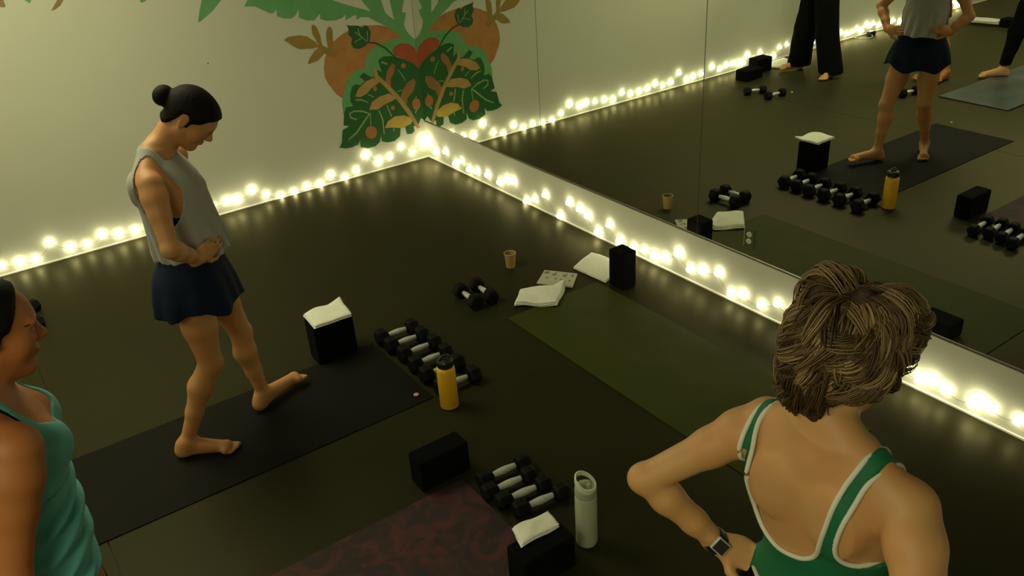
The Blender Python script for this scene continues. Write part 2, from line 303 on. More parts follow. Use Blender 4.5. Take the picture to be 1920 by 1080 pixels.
def lathe_bm(profile, n=32, bm=None):
    bm = bm or bmesh.new()
    rings = []
    for r, z in profile:
        if r < 1e-5:
            rings.append([bm.verts.new((0, 0, z))])
        else:
            rings.append([bm.verts.new((r * math.cos(2 * math.pi * k / n), r * math.sin(2 * math.pi * k / n), z)) for k in range(n)])
    for a, b in zip(rings[:-1], rings[1:]):
        for k in range(n):
            k2 = (k + 1) % n
            if len(a) == 1 and len(b) == 1: continue
            if len(a) == 1: bm.faces.new((a[0], b[k2], b[k]))
            elif len(b) == 1: bm.faces.new((a[k], a[k2], b[0]))
            else: bm.faces.new((a[k], a[k2], b[k2], b[k]))
    bmesh.ops.recalc_face_normals(bm, faces=bm.faces)
    return bm

# ------------------------------------------------------------ the room
def struct(name, bm, m, parent=None, **k):
    o = obj(name, bm, m, parent, **k)
    if parent is None: o['kind'] = 'structure'
    return o

floor = thing('floor', (0, 0, 0), None, None)
floor['kind'] = 'structure'
for y0, y1 in ((-3.3585, 0.0), (-6.70, -3.3615), (ROOM_Y, -6.703)):
    obj('rubber_sheet', box_bm((0, y0, -0.012), (ROOM_X, y1, 0.0), 0.0012, 1), M['floor'], floor)
obj('subfloor', box_bm((0, ROOM_Y, -0.06), (ROOM_X, 0, -0.0125)), M['black_plastic'], floor)
struct('wall_left', box_bm((-0.12, ROOM_Y - 0.12, -0.06), (0.0, 0.12, ROOM_Z)), M['wall'])
struct('wall_right', box_bm((0.0, 0.0, -0.06), (ROOM_X, 0.12, ROOM_Z)), M['wall'])
struct('wall_back', box_bm((0.0, ROOM_Y - 0.12, -0.06), (ROOM_X, ROOM_Y, ROOM_Z)), M['wall'])
struct('wall_far', box_bm((ROOM_X, ROOM_Y - 0.12, -0.06), (ROOM_X + 0.12, 0.12, ROOM_Z)), M['wall'])
struct('ceiling', box_bm((-0.12, ROOM_Y - 0.12, ROOM_Z), (ROOM_X + 0.12, 0.12, ROOM_Z + 0.1)), M['ceiling'])
struct('baseboard_left', box_bm((0.0, ROOM_Y, 0.0), (0.010, 0.0, 0.012), 0.002, 1), M['trim'])
struct('baseboard_right', box_bm((0.010, -0.010, 0.0), (ROOM_X, 0.0, 0.012), 0.002, 1), M['trim'])

# mirror panels above the strip of wall
ZB = 0.326
mir = thing('wall_mirror', (0, 0, ZB), 'tall frameless wall mirror in butted panels above the lit wall strip', 'mirror')
for x0, x1 in ((0.004, 1.660), (1.665, 3.139), (3.144, 5.60), (5.605, 8.2)):
    bm = box_bm((x0, -0.0065, 0.0), (x1, -0.0005, 2.1), 0.0)
    o = obj('mirror_panel', bm, M['mirror'], mir)
    o.data.materials.append(M['mirror_edge'])
    for f in o.data.polygons:
        if abs(f.normal.y) < 0.9: f.material_index = 1
obj('mirror_channel', box_bm((0.002, -0.011, -0.012), (8.2, -0.0005, -0.0005), 0.001, 1), M['channel'], mir)
# seams show as dark joints
for xs in (1.6625, 3.1415, 5.6025):
    obj('mirror_joint', box_bm((xs - 0.0024, -0.0058, 0.0), (xs + 0.0024, -0.0006, 2.1)), M['mirror_edge'], mir)

# outlet set in the mirror
ot = thing('wall_outlet', (3.522, -0.0066, 0.434), 'wall outlet with mirrored cover plate set in the mirror', 'outlet')
bm = box_bm((-0.035, -0.004, -0.058), (0.035, 0.0, 0.058), 0.002, 2)
obj('cover_plate', bm, mat('plate_mirror', (0.80, 0.84, 0.74), 0.03, 1.0), ot)
for dz in (0.020, -0.020):
    bm = lathe_bm([(0, 0.0), (0.0165, 0.0), (0.0165, 0.0035), (0.015, 0.0045), (0, 0.0045)], 20)
    for v in bm.verts: v.co = Vector((v.co.x, -v.co.z - 0.0035, v.co.y * 0.86 + dz))
    f = obj('receptacle', bm, M['outlet'], ot)
    for dx in (-0.006, 0.006):
        obj('slot', box_bm((dx - 0.001, -0.0086, dz - 0.002), (dx + 0.001, -0.0078, dz + 0.006)), M['black_plastic'], f)

# ------------------------------------------------------------ mural on the left wall
MUR = {'orange_fruit': ((0.42, 0.15, 0.045), 3), 'mint_leaf': ((0.15, 0.36, 0.17), 4), 'red_fruit': ((0.42, 0.085, 0.03), 5),
       'gold_leaf': ((0.33, 0.21, 0.045), 6), 'brown_leaf': ((0.30, 0.20, 0.08), 6), 'monstera_leaf': ((0.012, 0.115, 0.018), 7),
       'small_dark_leaf': ((0.025, 0.105, 0.025), 7), 'dark_stem': ((0.015, 0.085, 0.018), 8), 'leaf_vein': ((0.26, 0.38, 0.15), 8),
       'tan_leaf': ((0.48, 0.28, 0.09), 9), 'yellow_leaf': ((0.58, 0.40, 0.07), 9), 'rust_leaf': ((0.33, 0.15, 0.045), 9),
       'tan_stem': ((0.44, 0.28, 0.09), 10), 'orange_berry': ((0.42, 0.16, 0.04), 11), 'nail_hole': ((0.10, 0.09, 0.05), 3)}
MUR2 = {'orange_fruit': (0.45, 0.24, 0.06), 'mint_leaf': (0.10, 0.34, 0.07), 'monstera_leaf': (0.02, 0.09, 0.012)}
mural = thing('wall_mural', (0, -0.5, 0.3), 'painted mural of monstera leaves, mint fronds and orange fruit in the corner', 'mural')
for nm, polys in MURAL.items():
    if nm == 'nail_hole': continue
    c, layer = MUR[nm]
    c2 = MUR2.get(nm, tuple(t * 0.82 for t in c))
    m = mat('paint_' + nm, c, 0.8, noise=(7 if nm in MUR2 else 12, c2, 0.9))
    for k, pts in enumerate(polys):
        x = 0.00045 * layer + 0.00003 * k
        co = [(x, max(min(y, -0.0005), ROOM_Y) + 0.5, z - 0.3) for y, z in pts]
        tris = tessellate_polygon([[Vector((c_[1], c_[2], 0)) for c_ in co]])
        me = bpy.data.meshes.new(nm)
        me.from_pydata(co, [], [tuple(t) for t in tris])
        me.update()
        obj_from_mesh(nm, me, m, mural)
for pts in MURAL['nail_hole']:
    cy = sum(p[0] for p in pts) / len(pts); cz = sum(p[1] for p in pts) / len(pts)
    bm = lathe_bm([(0, 0), (0.006, 0), (0.005, 0.002), (0, 0.002)], 8)
    for v in bm.verts: v.co = Vector((v.co.z, v.co.x * 0.6, v.co.y))
    o = obj('wall_nail', bm, M['black_plastic'], None, (0.0, cy, cz))
    props(o, 'tiny dark nail in the wall above the walking woman', 'nail')

# ------------------------------------------------------------ string lights
def string_lights(pts3, label, pid):
    t = thing('string_lights', pts3[0], label, 'string lights', group=None)
    base = Vector(pts3[0])
    loc = [Vector(p) - base for p in pts3]
    pts = []
    for i in range(len(loc) - 1):
        a, b = loc[i], loc[i + 1]
        for k in range(4):
            u = k / 4
            q = a.lerp(b, u)
            q.z -= 0.014 * math.sin(math.pi * u) if (q.z + base.z) > 0.03 else 0
            q.z = max(q.z, 0.004 - base.z)
            pts.append(q)
    pts.append(loc[-1])
    obj('cable', tube_bm(pts, 0.0013, 4), M['wire'], t)
    bm = bmesh.new()
    bmesh.ops.create_icosphere(bm, subdivisions=2, radius=0.0185)  # oversized radius: the bloom around each bulb is put into its shape
    for v in bm.verts:
        v.co.z *= 1.12
    me = bpy.data.meshes.new('bulb')
    bm.to_mesh(me); bm.free()
    me.polygons.foreach_set('use_smooth', [True] * len(me.polygons))
    me.materials.append(M['bulb'])
    for q in loc:
        o = bpy.data.objects.new('bulb', me)
        COL.objects.link(o)
        o.parent = t
        o.location = q
        o.rotation_euler = (random.uniform(-0.5, 0.5), random.uniform(-0.5, 0.5), 0)
        s = random.uniform(0.8, 1.15)
        o.scale = (s, s, s)
    return t
string_lights([(0.022, y, z) for y, z in BULBS_LEFT], 'warm white string lights along the foot of the muralled wall', 0)
BULBS_RIGHT = BULBS_RIGHT + [[round(BULBS_RIGHT[-1][0] + 0.11 * (k + 1), 3), round(0.06 + 0.035 * math.sin(k * 2.1), 3)] for k in range(26)]
string_lights([(x, -0.022, z) for x, z in BULBS_RIGHT], 'warm white string lights along the foot of the mirrored wall', 1)
pa = thing('power_adapter', (0.09, -6.17, 0.0), 'small dark power adapter with pale cord by the far string lights', 'adapter')
obj('adapter_body', box_bm((-0.03, -0.05, 0.0), (0.03, 0.05, 0.055), 0.008), M['black_plastic'], pa)
obj('cord', tube_bm([(0.03, 0.03, 0.02), (0.07, 0.06, 0.006), (0.08, 0.14, 0.005), (0.02, 0.22, 0.005), (-0.05, 0.25, 0.01)], 0.004, 6), M['trim'], pa)
# ------------------------------------------------------------ mats
def yoga_mat(x0, x1, y0, y1, m, label, t=0.005, under=None):
    nx, ny = 10, 24
    cx, cy = (x0 + x1) / 2, (y0 + y1) / 2
    bm = bmesh.new()
    g = {}
    for i in range(nx + 1):
        for j in range(ny + 1):
            x = x0 + (x1 - x0) * i / nx - cx
            y = y0 + (y1 - y0) * j / ny - cy
            g[i, j] = bm.verts.new((x, y, t + 0.0006 * math.sin(i * 1.7 + j * 0.9)))
    fs = [bm.faces.new((g[i, j], g[i + 1, j], g[i + 1, j + 1], g[i, j + 1])) for i in range(nx) for j in range(ny)]
    r = bmesh.ops.extrude_face_region(bm, geom=fs)
    for e in r['geom']:
        if isinstance(e, bmesh.types.BMVert): e.co.z = 0.0004
    bmesh.ops.recalc_face_normals(bm, faces=bm.faces)
    o = obj('yoga_mat', bm, m, None, (cx, cy, 0))
    props(o, label, 'yoga mat')
    if under: obj('mat_underside', box_bm((x0 - cx - 0.004, y0 - cy - 0.004, 0.0003), (x1 - cx + 0.004, y1 - cy + 0.004, t - 0.0015), 0.002, 1), under, o)
    return o
yoga_mat(2.465, 3.13, -3.64, -1.815, M['black_mat'], 'long black yoga mat under the walking woman')
yoga_mat(2.74, 4.62, -1.09, -0.425, M['green_mat'], 'olive green yoga mat parallel to the mirrored wall')
yoga_mat(3.735, 4.395, -3.82, -2.03, M['maroon_mat'], 'maroon patterned yoga mat in the foreground')
yoga_mat(2.05, 2.70, -6.20, -4.37, M['blue_mat'], 'glossy blue grey yoga mat under the person in black leggings', 0.014, M['black_plastic'])

# ------------------------------------------------------------ foam blocks
def foam_block(x0, x1, y0, y1, z0, z1, label, group=None, rz=0):
    cx, cy = (x0 + x1) / 2, (y0 + y1) / 2
    bm = box_bm((x0 - cx, y0 - cy, 0), (x1 - cx, y1 - cy, z1 - z0), 0.012, 3)
    o = obj('yoga_block', bm, M['foam'], None, (cx, cy, z0), rz, smooth=False)
    return props(o, label, 'yoga block', group)
foam_block(2.365, 2.49, -2.135, -2.023, 0.0055, 0.24, 'black foam block standing on end, left one under the towel at the black mat')
foam_block(2.365, 2.49, -2.021, -1.909, 0.0055, 0.24, 'black foam block standing on end, right one under the towel at the black mat')
foam_block(3.60, 3.705, -2.205, -1.965, 0.0, 0.155, 'bare black foam block at the head corner of the maroon mat')
foam_block(4.300, 4.42, -2.185, -1.955, 0.0, 0.153, 'black foam block in the foreground under a folded towel beside the white bottle')
foam_block(2.80, 2.925, -0.385, -0.275, 0.0, 0.235, 'black foam block standing on end beside the lit wall strip')
foam_block(4.27, 4.45, -0.60, -0.46, 0.0055, 0.105, 'black foam block lying on the olive mat, seen in the mirror past the blond head')
foam_block(0.24, 0.40, -3.86, -3.60, 0.0, 0.11, 'black foam block lying near the mural wall, lower of two in the reflection', rz=-0.1)
foam_block(0.13, 0.27, -4.15, -3.93, 0.0, 0.15, 'black foam block near the mural wall beside a towel, upper of two in the reflection')
foam_block(0.95, 1.25, -7.62, -7.45, 0.0, 0.10, 'far black foam block beside a white towel behind the black leggings')

# ------------------------------------------------------------ dumbbells
def hex_bm(cx, r, L, bm):
    # hexagonal head along x, chamfered at both ends
    prof = [(-L / 2, r * 0.80), (-L / 2 + 0.010, r), (L / 2 - 0.010, r), (L / 2, r * 0.80)]
    rings = []
    for x, rr in prof:
        rings.append([bm.verts.new((cx + x, rr * math.cos(k * math.pi / 3), rr * math.sin(k * math.pi / 3))) for k in range(6)])
    for a, b in zip(rings[:-1], rings[1:]):
        for k in range(6):
            bm.faces.new((a[k], a[(k + 1) % 6], b[(k + 1) % 6], b[k]))
    bm.faces.new(rings[0][::-1]); bm.faces.new(rings[-1])
    bmesh.ops.recalc_face_normals(bm, faces=bm.faces)
    return bm
_db = {}
def dumbbell(p, ang, r, label, group, Lh=0.122, z=0.0):
    key = (round(r, 3), round(Lh, 3))
    flat = r * math.cos(math.pi / 6)
    if key not in _db:
        hl = 0.062
        heads = []
        for s in (-1, 1):
            bm = bmesh.new()
            hex_bm(s * (Lh / 2 + hl / 2), r, hl, bm)
            es = [e for e in bm.edges]
            bmesh.ops.bevel(bm, geom=es, offset=0.004, segments=2, profile=0.6, affect='EDGES')
            me = bpy.data.meshes.new('weight_head'); bm.to_mesh(me); bm.free()
            me.materials.append(M['rubber'])
            heads.append(me)
        bm = bmesh.new()
        prof = [(0.0125, -Lh / 2), (0.0125, -Lh / 2 + 0.012), (0.0135, -Lh / 2 + 0.022), (0.0160, -0.016), (0.0168, 0), (0.0160, 0.016), (0.0135, Lh / 2 - 0.022), (0.0125, Lh / 2 - 0.012), (0.0125, Lh / 2)]
        lathe_bm(prof, 16, bm)
        for v in bm.verts: v.co = Vector((v.co.z, v.co.y, v.co.x))
        bmesh.ops.recalc_face_normals(bm, faces=bm.faces)
        me = bpy.data.meshes.new('handle'); bm.to_mesh(me); bm.free()
        me.polygons.foreach_set('use_smooth', [True] * len(me.polygons))
        me.materials.append(M['chrome'])
        mc = []
        for s in (-1, 1):
            bm = lathe_bm([(0.0185, s * (Lh / 2 - 0.008)), (0.0185, s * (Lh / 2)), (0.013, s * (Lh / 2)), (0.013, s * (Lh / 2 - 0.008)), (0.0185, s * (Lh / 2 - 0.008))], 12)
            for v in bm.verts: v.co = Vector((v.co.z, v.co.y, v.co.x))
            m_ = bpy.data.meshes.new('collar'); bm.to_mesh(m_); bm.free()
            m_.materials.append(M['rubber'])
            mc.append(m_)
        _db[key] = (heads, me, mc)
    heads, me, mc = _db[key]
    t = thing('dumbbell', (p[0], p[1], z + flat), label, 'dumbbell', ang, group)
    for h in heads: obj_from_mesh('weight_head', h, None, t)
    obj_from_mesh('handle', me, None, t)
    for c_ in mc: obj_from_mesh('collar', c_, None, t)
    return t
R90 = math.radians(90)
row1 = [((2.511, -1.678), 86), ((2.622, -1.678), 86), ((2.741, -1.667), 89), ((2.866, -1.672), 90), ((2.990, -1.676), 89), ((3.135, -1.672), 87)]
w1 = ['at the far end of the row of six', 'second from the far end in the row of six',
      'third from the far end in the row of six', 'fourth from the far end in the row of six',
      'fifth in the row of six, right behind the yellow bottle', 'nearest in the row of six, jutting past the yellow bottle']
for ((p, a), w) in zip(row1, w1):
    dumbbell(p, math.radians(a), 0.050, 'black hex dumbbell ' + w, 'dumbbells in the row of six')
row2 = [((3.833, -1.878), 85.4), ((3.915, -1.907), 84), ((3.998, -1.893), 83), ((4.082, -1.866), 83)]
w2 = ['at the far end of the row of four', 'second from the far end in the row of four',
      'third from the far end in the row of four', 'nearest in the row of four, closest to the white bottle']
for ((p, a), w) in zip(row2, w2):
    dumbbell(p, math.radians(a), 0.0395 if w is not w2[3] else 0.0395, 'black hex dumbbell ' + w, 'dumbbells in the row of four', 0.128)
dumbbell((2.425, -1.155), math.radians(-3), 0.050, 'left black hex dumbbell of the pair near the paper cup', 'pair of dumbbells near the paper cup', 0.115)
dumbbell((2.432, -1.046), math.radians(-5), 0.050, 'right black hex dumbbell of the pair near the paper cup', 'pair of dumbbells near the paper cup', 0.115)
dumbbell((0.745, -3.33), math.radians(-65), 0.042, 'black dumbbell in the reflection nearer the two blocks', 'loose dumbbells seen in the mirror', 0.10)
dumbbell((0.968, -3.36), math.radians(-84), 0.042, 'black dumbbell in the reflection farther from the two blocks', 'loose dumbbells seen in the mirror', 0.12)
dumbbell((1.83, -4.23), math.radians(-80), 0.046, 'black dumbbell seen in the mirror between the walking woman\'s legs', 'loose dumbbells seen in the mirror', 0.11)

# ------------------------------------------------------------ bottles and cup
yb = thing('water_bottle', (3.238, -1.787, 0.0), 'yellow water bottle with black lid beside the row of six dumbbells', 'bottle')
obj('bottle_body', lathe_bm([(0, 0.0), (0.041, 0.0), (0.0452, 0.004), (0.0452, 0.212), (0.043, 0.224), (0.038, 0.230), (0, 0.230)], 40), M['yellow'], yb, smooth=True)
obj('bottle_base', lathe_bm([(0, 0.0), (0.0445, 0.0), (0.0459, 0.003), (0.0459, 0.006), (0.0445, 0.0065), (0, 0.0065)], 40), M['black_plastic'], yb)
lid = obj('bottle_lid', lathe_bm([(0, 0.2305), (0.036, 0.2305), (0.0395, 0.234), (0.0395, 0.262), (0.035, 0.270), (0.020, 0.274), (0.018, 0.284), (0, 0.286)], 32), M['black_plastic'], yb)
arc = [(0.0, 0.030 * math.cos(t), 0.268 + 0.022 * math.sin(t)) for t in [math.pi * k / 10 for k in range(11)]]
obj('carry_loop', tube_bm(arc, 0.0045, 8), M['black_plastic'], lid)
lg = lathe_bm([(0, 0), (0.007, 0), (0.007, 0.0006), (0, 0.0006)], 14)
for v in lg.verts: v.co = Vector((0.0454 + v.co.z, v.co.x, v.co.y + 0.03))
obj('bottle_badge', lg, mat('badge_ink', (0.45, 0.20, 0.01), 0.5), yb)

wb = thing('water_bottle', (4.352, -1.848, 0.0), 'tall off white water bottle with looped lid in the foreground', 'bottle', rz=math.radians(35))
obj('bottle_body', lathe_bm([(0, 0.0), (0.030, 0.0), (0.038, 0.005), (0.042, 0.016), (0.042, 0.232), (0.041, 0.238), (0.040, 0.242), (0, 0.242)], 44), M['bottle_white'], wb, smooth=True)
wl = obj('bottle_lid', lathe_bm([(0, 0.2425), (0.0405, 0.2425), (0.0418, 0.246), (0.0418, 0.272), (0.0395, 0.281), (0.024, 0.284), (0, 0.284)], 40), M['bottle_lid'], wb)
# tilted carry loop rising from the lid: a flat ring strap
bm = bmesh.new()
rings = []
N = 28
for k in range(N + 1):
    t = math.pi * 2 * k / N
    cx, cy = 0.0405 * math.cos(t), 0.0405 * math.sin(t)
    z = 0.268 + 0.042 * (0.5 + 0.5 * math.cos(t - 2.9)) ** 1.1
    o2 = [(1.02, 0.0), (1.0, 0.020), (0.86, 0.022), (0.86, 0.002)]
    rings.append([bm.verts.new((cx * a, cy * a, z + h)) for a, h in o2])
for a, b in zip(rings[:-1], rings[1:]):
    for k in range(4):
        bm.faces.new((a[k], a[(k + 1) % 4], b[(k + 1) % 4], b[k]))
bmesh.ops.remove_doubles(bm, verts=bm.verts, dist=1e-5)
bmesh.ops.recalc_face_normals(bm, faces=bm.faces)
obj('carry_loop', bm, mat('loop_cream', (0.62, 0.62, 0.48), 0.5), wl)
obj('spout', lathe_bm([(0, 0.284), (0.010, 0.284), (0.009, 0.296), (0.006, 0.299), (0, 0.299)], 16), M['bottle_lid'], wl, loc=(0.012, 0, 0))

cp = thing('paper_cup', (2.211, -0.695, 0.0), 'small kraft paper cup on the floor beyond the towels', 'cup')
obj('cup_wall', lathe_bm([(0.0, 0.006), (0.026, 0.006), (0.0265, 0.0), (0.028, 0.0), (0.037, 0.096), (0.0355, 0.096), (0.027, 0.012), (0, 0.012)], 32), M['cup'], cp, smooth=False)
rim = [(0.0372 * math.cos(2 * math.pi * k / 28), 0.0372 * math.sin(2 * math.pi * k / 28), 0.0965) for k in range(29)]
obj('cup_rim', tube_bm(rim, 0.0016, 6), mat('cup_rim_paper', (0.58, 0.50, 0.30), 0.7), cp)
obj('cup_liquid', lathe_bm([(0, 0.058), (0.0315, 0.058), (0.0315, 0.0575), (0, 0.0575)], 24), M['cup_inner'], cp)

# ------------------------------------------------------------ towels
def towel(corners, z0, layers, label, lt=0.009, puff=0.0, droop=None, seed=0, bumpy=0.002, tips=None):
    """Folded towel: stacked soft layers over a quadrilateral (world xy corners, counter-clockwise)."""
    r = random.Random(seed)
    c = [sum(p[i] for p in corners) / 4 for i in (0, 1)]
    q = [Vector((p[0] - c[0], p[1] - c[1])) for p in corners]
    bm = bmesh.new()
    nu, nv = 30, 22
    zc = 0.0
    ph = [r.uniform(0, 6) for _ in range(8)]
    def under(u, v):
        return droop(u, v) if droop else 0.0
    for L in range(layers):
        ins = 0.012 * L + r.uniform(0, 0.008)
        th = lt
        grid = {}
        for side in (0, 1):
            for i in range(nu + 1):
                for j in range(nv + 1):
                    u, v = i / nu, j / nv
                    uu, vv = ins + u * (1 - 2 * ins), ins * 0.6 + v * (1 - 1.2 * ins)
                    p = q[0] * (1 - uu) * (1 - vv) + q[1] * uu * (1 - vv) + q[2] * uu * vv + q[3] * (1 - uu) * vv
                    wob = 0.004 * math.sin(3 * uu * 3 + ph[0] + L) * (1 if 0 < j < nv else 1)
                    p = p + Vector((wob * 0.6, 0.004 * math.sin(vv * 7 + ph[1] + L)))
                    eu = 1 - abs(2 * u - 1) ** 8
                    ev = 1 - abs(2 * v - 1) ** 8
                    e = math.sqrt(max(eu * ev, 0))
                    h = th * (0.5 + (0.5 if side else -0.5) * e)
                    bp = bumpy * math.sin(uu * 9 + ph[2] + vv * 3) * math.sin(vv * 7 + ph[3]) + puff * math.sin(math.pi * uu) * math.sin(math.pi * vv) * (L + side) / layers
                    z = zc + h + (bp if side or L else 0) + under(uu, vv)
                    if tips: z += tips(uu, vv)
                    grid[side, i, j] = bm.verts.new((p.x, p.y, max(z, 0.0005) if not droop else z))
        for i in range(nu):
            for j in range(nv):
                bm.faces.new((grid[1, i, j], grid[1, i + 1, j], grid[1, i + 1, j + 1], grid[1, i, j + 1]))
                bm.faces.new((grid[0, i, j], grid[0, i, j + 1], grid[0, i + 1, j + 1], grid[0, i + 1, j]))
        for i in range(nu):
            bm.faces.new((grid[0, i, 0], grid[0, i + 1, 0], grid[1, i + 1, 0], grid[1, i, 0]))
            bm.faces.new((grid[0, i + 1, nv], grid[0, i, nv], grid[1, i, nv], grid[1, i + 1, nv]))
        for j in range(nv):
            bm.faces.new((grid[0, 0, j + 1], grid[0, 0, j], grid[1, 0, j], grid[1, 0, j + 1]))
            bm.faces.new((grid[0, nu, j], grid[0, nu, j + 1], grid[1, nu, j + 1], grid[1, nu, j]))
        zc += th * 0.98
    bmesh.ops.recalc_face_normals(bm, faces=bm.faces)
    o = obj('towel', bm, M['towel'], None, (c[0], c[1], z0), smooth=True)
    return props(o, label, 'towel')
towel([(2.345, -2.125), (2.52, -2.135), (2.525, -1.925), (2.32, -1.90)], 0.241, 2, 'white folded towel on the pair of standing blocks by the black mat', 0.011, 0.012, seed=1,
      tips=lambda u, v: 0.016 * max(0, 1 - 3.2 * math.hypot(u - 0.02, v - 0.98)) + 0.008 * math.sin(v * 6 + u * 2) * (1 - u))
towel([(4.250, -2.120), (4.348, -2.150), (4.350, -1.975), (4.262, -1.965)], 0.154, 2, 'white folded towel on the foreground block beside the white bottle', 0.009, 0.006, seed=2,
      tips=lambda u, v: 0.004 * math.sin(v * 6))
towel([(2.655, -0.985), (2.83, -0.80), (2.665, -0.60), (2.535, -0.86)], 0.0062, 3, 'white folded towel on the floor at the corner of the olive mat', 0.010, 0.012, seed=3,
      tips=lambda u, v: 0.035 * max(0, 1 - 4.0 * math.hypot(u - 0.98, v - 1.0)) + 0.005 * math.sin(u * 8 + v * 5))
towel([(2.50, -0.425), (2.79, -0.400), (2.70, -0.145), (2.41, -0.20)], 0.0, 2, 'white towel spread flat behind the standing block near the lit wall strip', 0.009, 0.006, seed=4)
towel([(0.05, -4.62), (0.30, -4.55), (0.28, -4.22), (0.06, -4.25)], 0.0, 2, 'white towel on the floor by the mural wall next to black trousers', 0.010, 0.01, seed=5)
towel([(0.55, -7.55), (0.93, -7.62), (0.95, -7.42), (0.57, -7.35)], 0.03, 3, 'far white towel beside a block, seen in the mirror', 0.012, 0.004, seed=6)

# printed card half under the towel
cd = thing('printed_card', (2.55, -0.585, 0.0), 'pale card with dark printed spots between the two floor towels', 'card')
cq = [(2.513, -0.715), (2.407, -0.573), (2.585, -0.451), (2.70, -0.585)]
cq = [Vector((a - 2.55, b + 0.585)) for a, b in cq]
bm = bmesh.new()
vs = [bm.verts.new((p.x, p.y, 0.0005)) for p in cq]
f = bm.faces.new(vs)
r = bmesh.ops.extrude_face_region(bm, geom=[f])
for g in r['geom']:
    if isinstance(g, bmesh.types.BMVert): g.co.z = 0.010
bmesh.ops.recalc_face_normals(bm, faces=bm.faces)
bmesh.ops.bevel(bm, geom=list(bm.edges), offset=0.002, segments=1, affect='EDGES')
obj('card_sheet', bm, M['card'], cd)
def on_card(u, v):
    return cq[0] * (1 - u) * (1 - v) + cq[1] * (1 - u) * v + cq[2] * u * v + cq[3] * u * (1 - v)
for (u, v, su, sv) in ((0.12, 0.82, 0.10, 0.12), (0.36, 0.72, 0.10, 0.08), (0.38, 0.84, 0.05, 0.05), (0.66, 0.72, 0.09, 0.09), (0.70, 0.85, 0.04, 0.05), (0.88, 0.80, 0.05, 0.12), (0.45, 0.45, 0.08, 0.05), (0.65, 0.42, 0.10, 0.05), (0.85, 0.4, 0.05, 0.08), (0.2, 0.45, 0.07, 0.06)):
    bm = bmesh.new()
    ring = []
    for k in range(9):
        t = 2 * math.pi * k / 9
        p = on_card(u + su * math.cos(t) * random.uniform(0.6, 1.0), v + sv * math.sin(t) * random.uniform(0.6, 1.0))
        ring.append(bm.verts.new((p.x, p.y, 0.0104)))
    bm.faces.new(ring)
    r = bmesh.ops.extrude_face_region(bm, geom=list(bm.faces))
    for g in r['geom']:
        if isinstance(g, bmesh.types.BMVert): g.co.z = 0.0100
    bmesh.ops.recalc_face_normals(bm, faces=bm.faces)
    obj('printed_spot', bm, M['card_print'], cd)

def pebble(p, r, m, name, label, cat):
    bm = bmesh.new()
    bmesh.ops.create_icosphere(bm, subdivisions=2, radius=r)
    for v in bm.verts: v.co.z = v.co.z * 0.35 + r * 0.35
    o = obj(name, bm, m, None, (p[0], p[1], p[2]), smooth=True)
    props(o, label, cat)
pebble((3.064, -1.874, 0.0054), 0.015, M['pink'], 'pink_disc', 'small pale pink disc on the black mat left of the yellow bottle', 'disc')
pebble((0.975, -3.605, 0.0), 0.012, M['trim'], 'white_scrap', 'tiny white scrap on the floor near the black trousers', 'scrap')
pebble((2.532, -3.76, 0.0), 0.009, M['trim'], 'white_scrap', 'tiny white scrap on the floor past the end of the black mat in the mirror', 'scrap')
# ------------------------------------------------------------ people: smooth-blended fields meshed by surface nets
f32 = np.float32
def va(*a): return np.array(a, float)

def surfnet(f, lo, h):
    inside = f < 0
    s = np.zeros(tuple(n - 1 for n in f.shape), np.uint8)
    for dx in (0, 1):
        for dy in (0, 1):
            for dz in (0, 1):
                s += inside[dx:f.shape[0] - 1 + dx, dy:f.shape[1] - 1 + dy, dz:f.shape[2] - 1 + dz]
    act = (s > 0) & (s < 8)
    ii = np.argwhere(act)
    if len(ii) == 0: return None
    idx = np.full(act.shape, -1, np.int32)
    idx[act] = np.arange(len(ii))
    cs = [(a, b, c) for a in (0, 1) for b in (0, 1) for c in (0, 1)]
    vals = [f[ii[:, 0] + a, ii[:, 1] + b, ii[:, 2] + c] for a, b, c in cs]
    acc = np.zeros((len(ii), 3)); cnt = np.zeros(len(ii))
    for p in range(8):
        for q in range(p + 1, 8):
            d = [cs[q][t] - cs[p][t] for t in range(3)]
            if sum(map(abs, d)) != 1: continue
            m = (vals[p] < 0) != (vals[q] < 0)
            t = np.where(m, vals[p] / np.where(m, vals[p] - vals[q], 1), 0)
            acc += (np.array(cs[p]) + t[:, None] * np.array(d)) * m[:, None]
            cnt += m
    verts = (ii + acc / cnt[:, None]) * h + lo
    quads = []
    def ax(sl0, sl1, cells):
        a, b = inside[sl0], inside[sl1]
        for flip, mm in ((False, a & ~b), (True, ~a & b)):
            w = np.argwhere(mm)
            if not len(w): continue
            c4 = [idx[w[:, 0] + o[0], w[:, 1] + o[1], w[:, 2] + o[2]] for o in cells]
            if flip: c4 = c4[::-1]
            quads.append(np.stack(c4, 1))
    I = slice(1, -1)
    ax((slice(0, -1), I, I), (slice(1, None), I, I), [(0, 0, 0), (0, 1, 0), (0, 1, 1), (0, 0, 1)])
    ax((I, slice(0, -1), I), (I, slice(1, None), I), [(0, 0, 0), (0, 0, 1), (1, 0, 1), (1, 0, 0)])
    ax((I, I, slice(0, -1)), (I, I, slice(1, None)), [(0, 0, 0), (1, 0, 0), (1, 1, 0), (0, 1, 0)])
    quads = np.concatenate(quads)
    quads = quads[(quads >= 0).all(1)]
    return verts, quads

def mesh_np(name, verts, quads, m):
    me = bpy.data.meshes.new(name)
    me.vertices.add(len(verts))
    me.vertices.foreach_set('co', np.asarray(verts, f32).ravel())
    k = quads.shape[1]
    me.loops.add(len(quads) * k)
    me.loops.foreach_set('vertex_index', np.asarray(quads, np.int32).ravel())
    me.polygons.add(len(quads))
    me.polygons.foreach_set('loop_start', np.arange(0, len(quads) * k, k, dtype=np.int32))
    me.polygons.foreach_set('use_smooth', [True] * len(quads))
    me.update(calc_edges=True)
    me.materials.append(m)
    return me

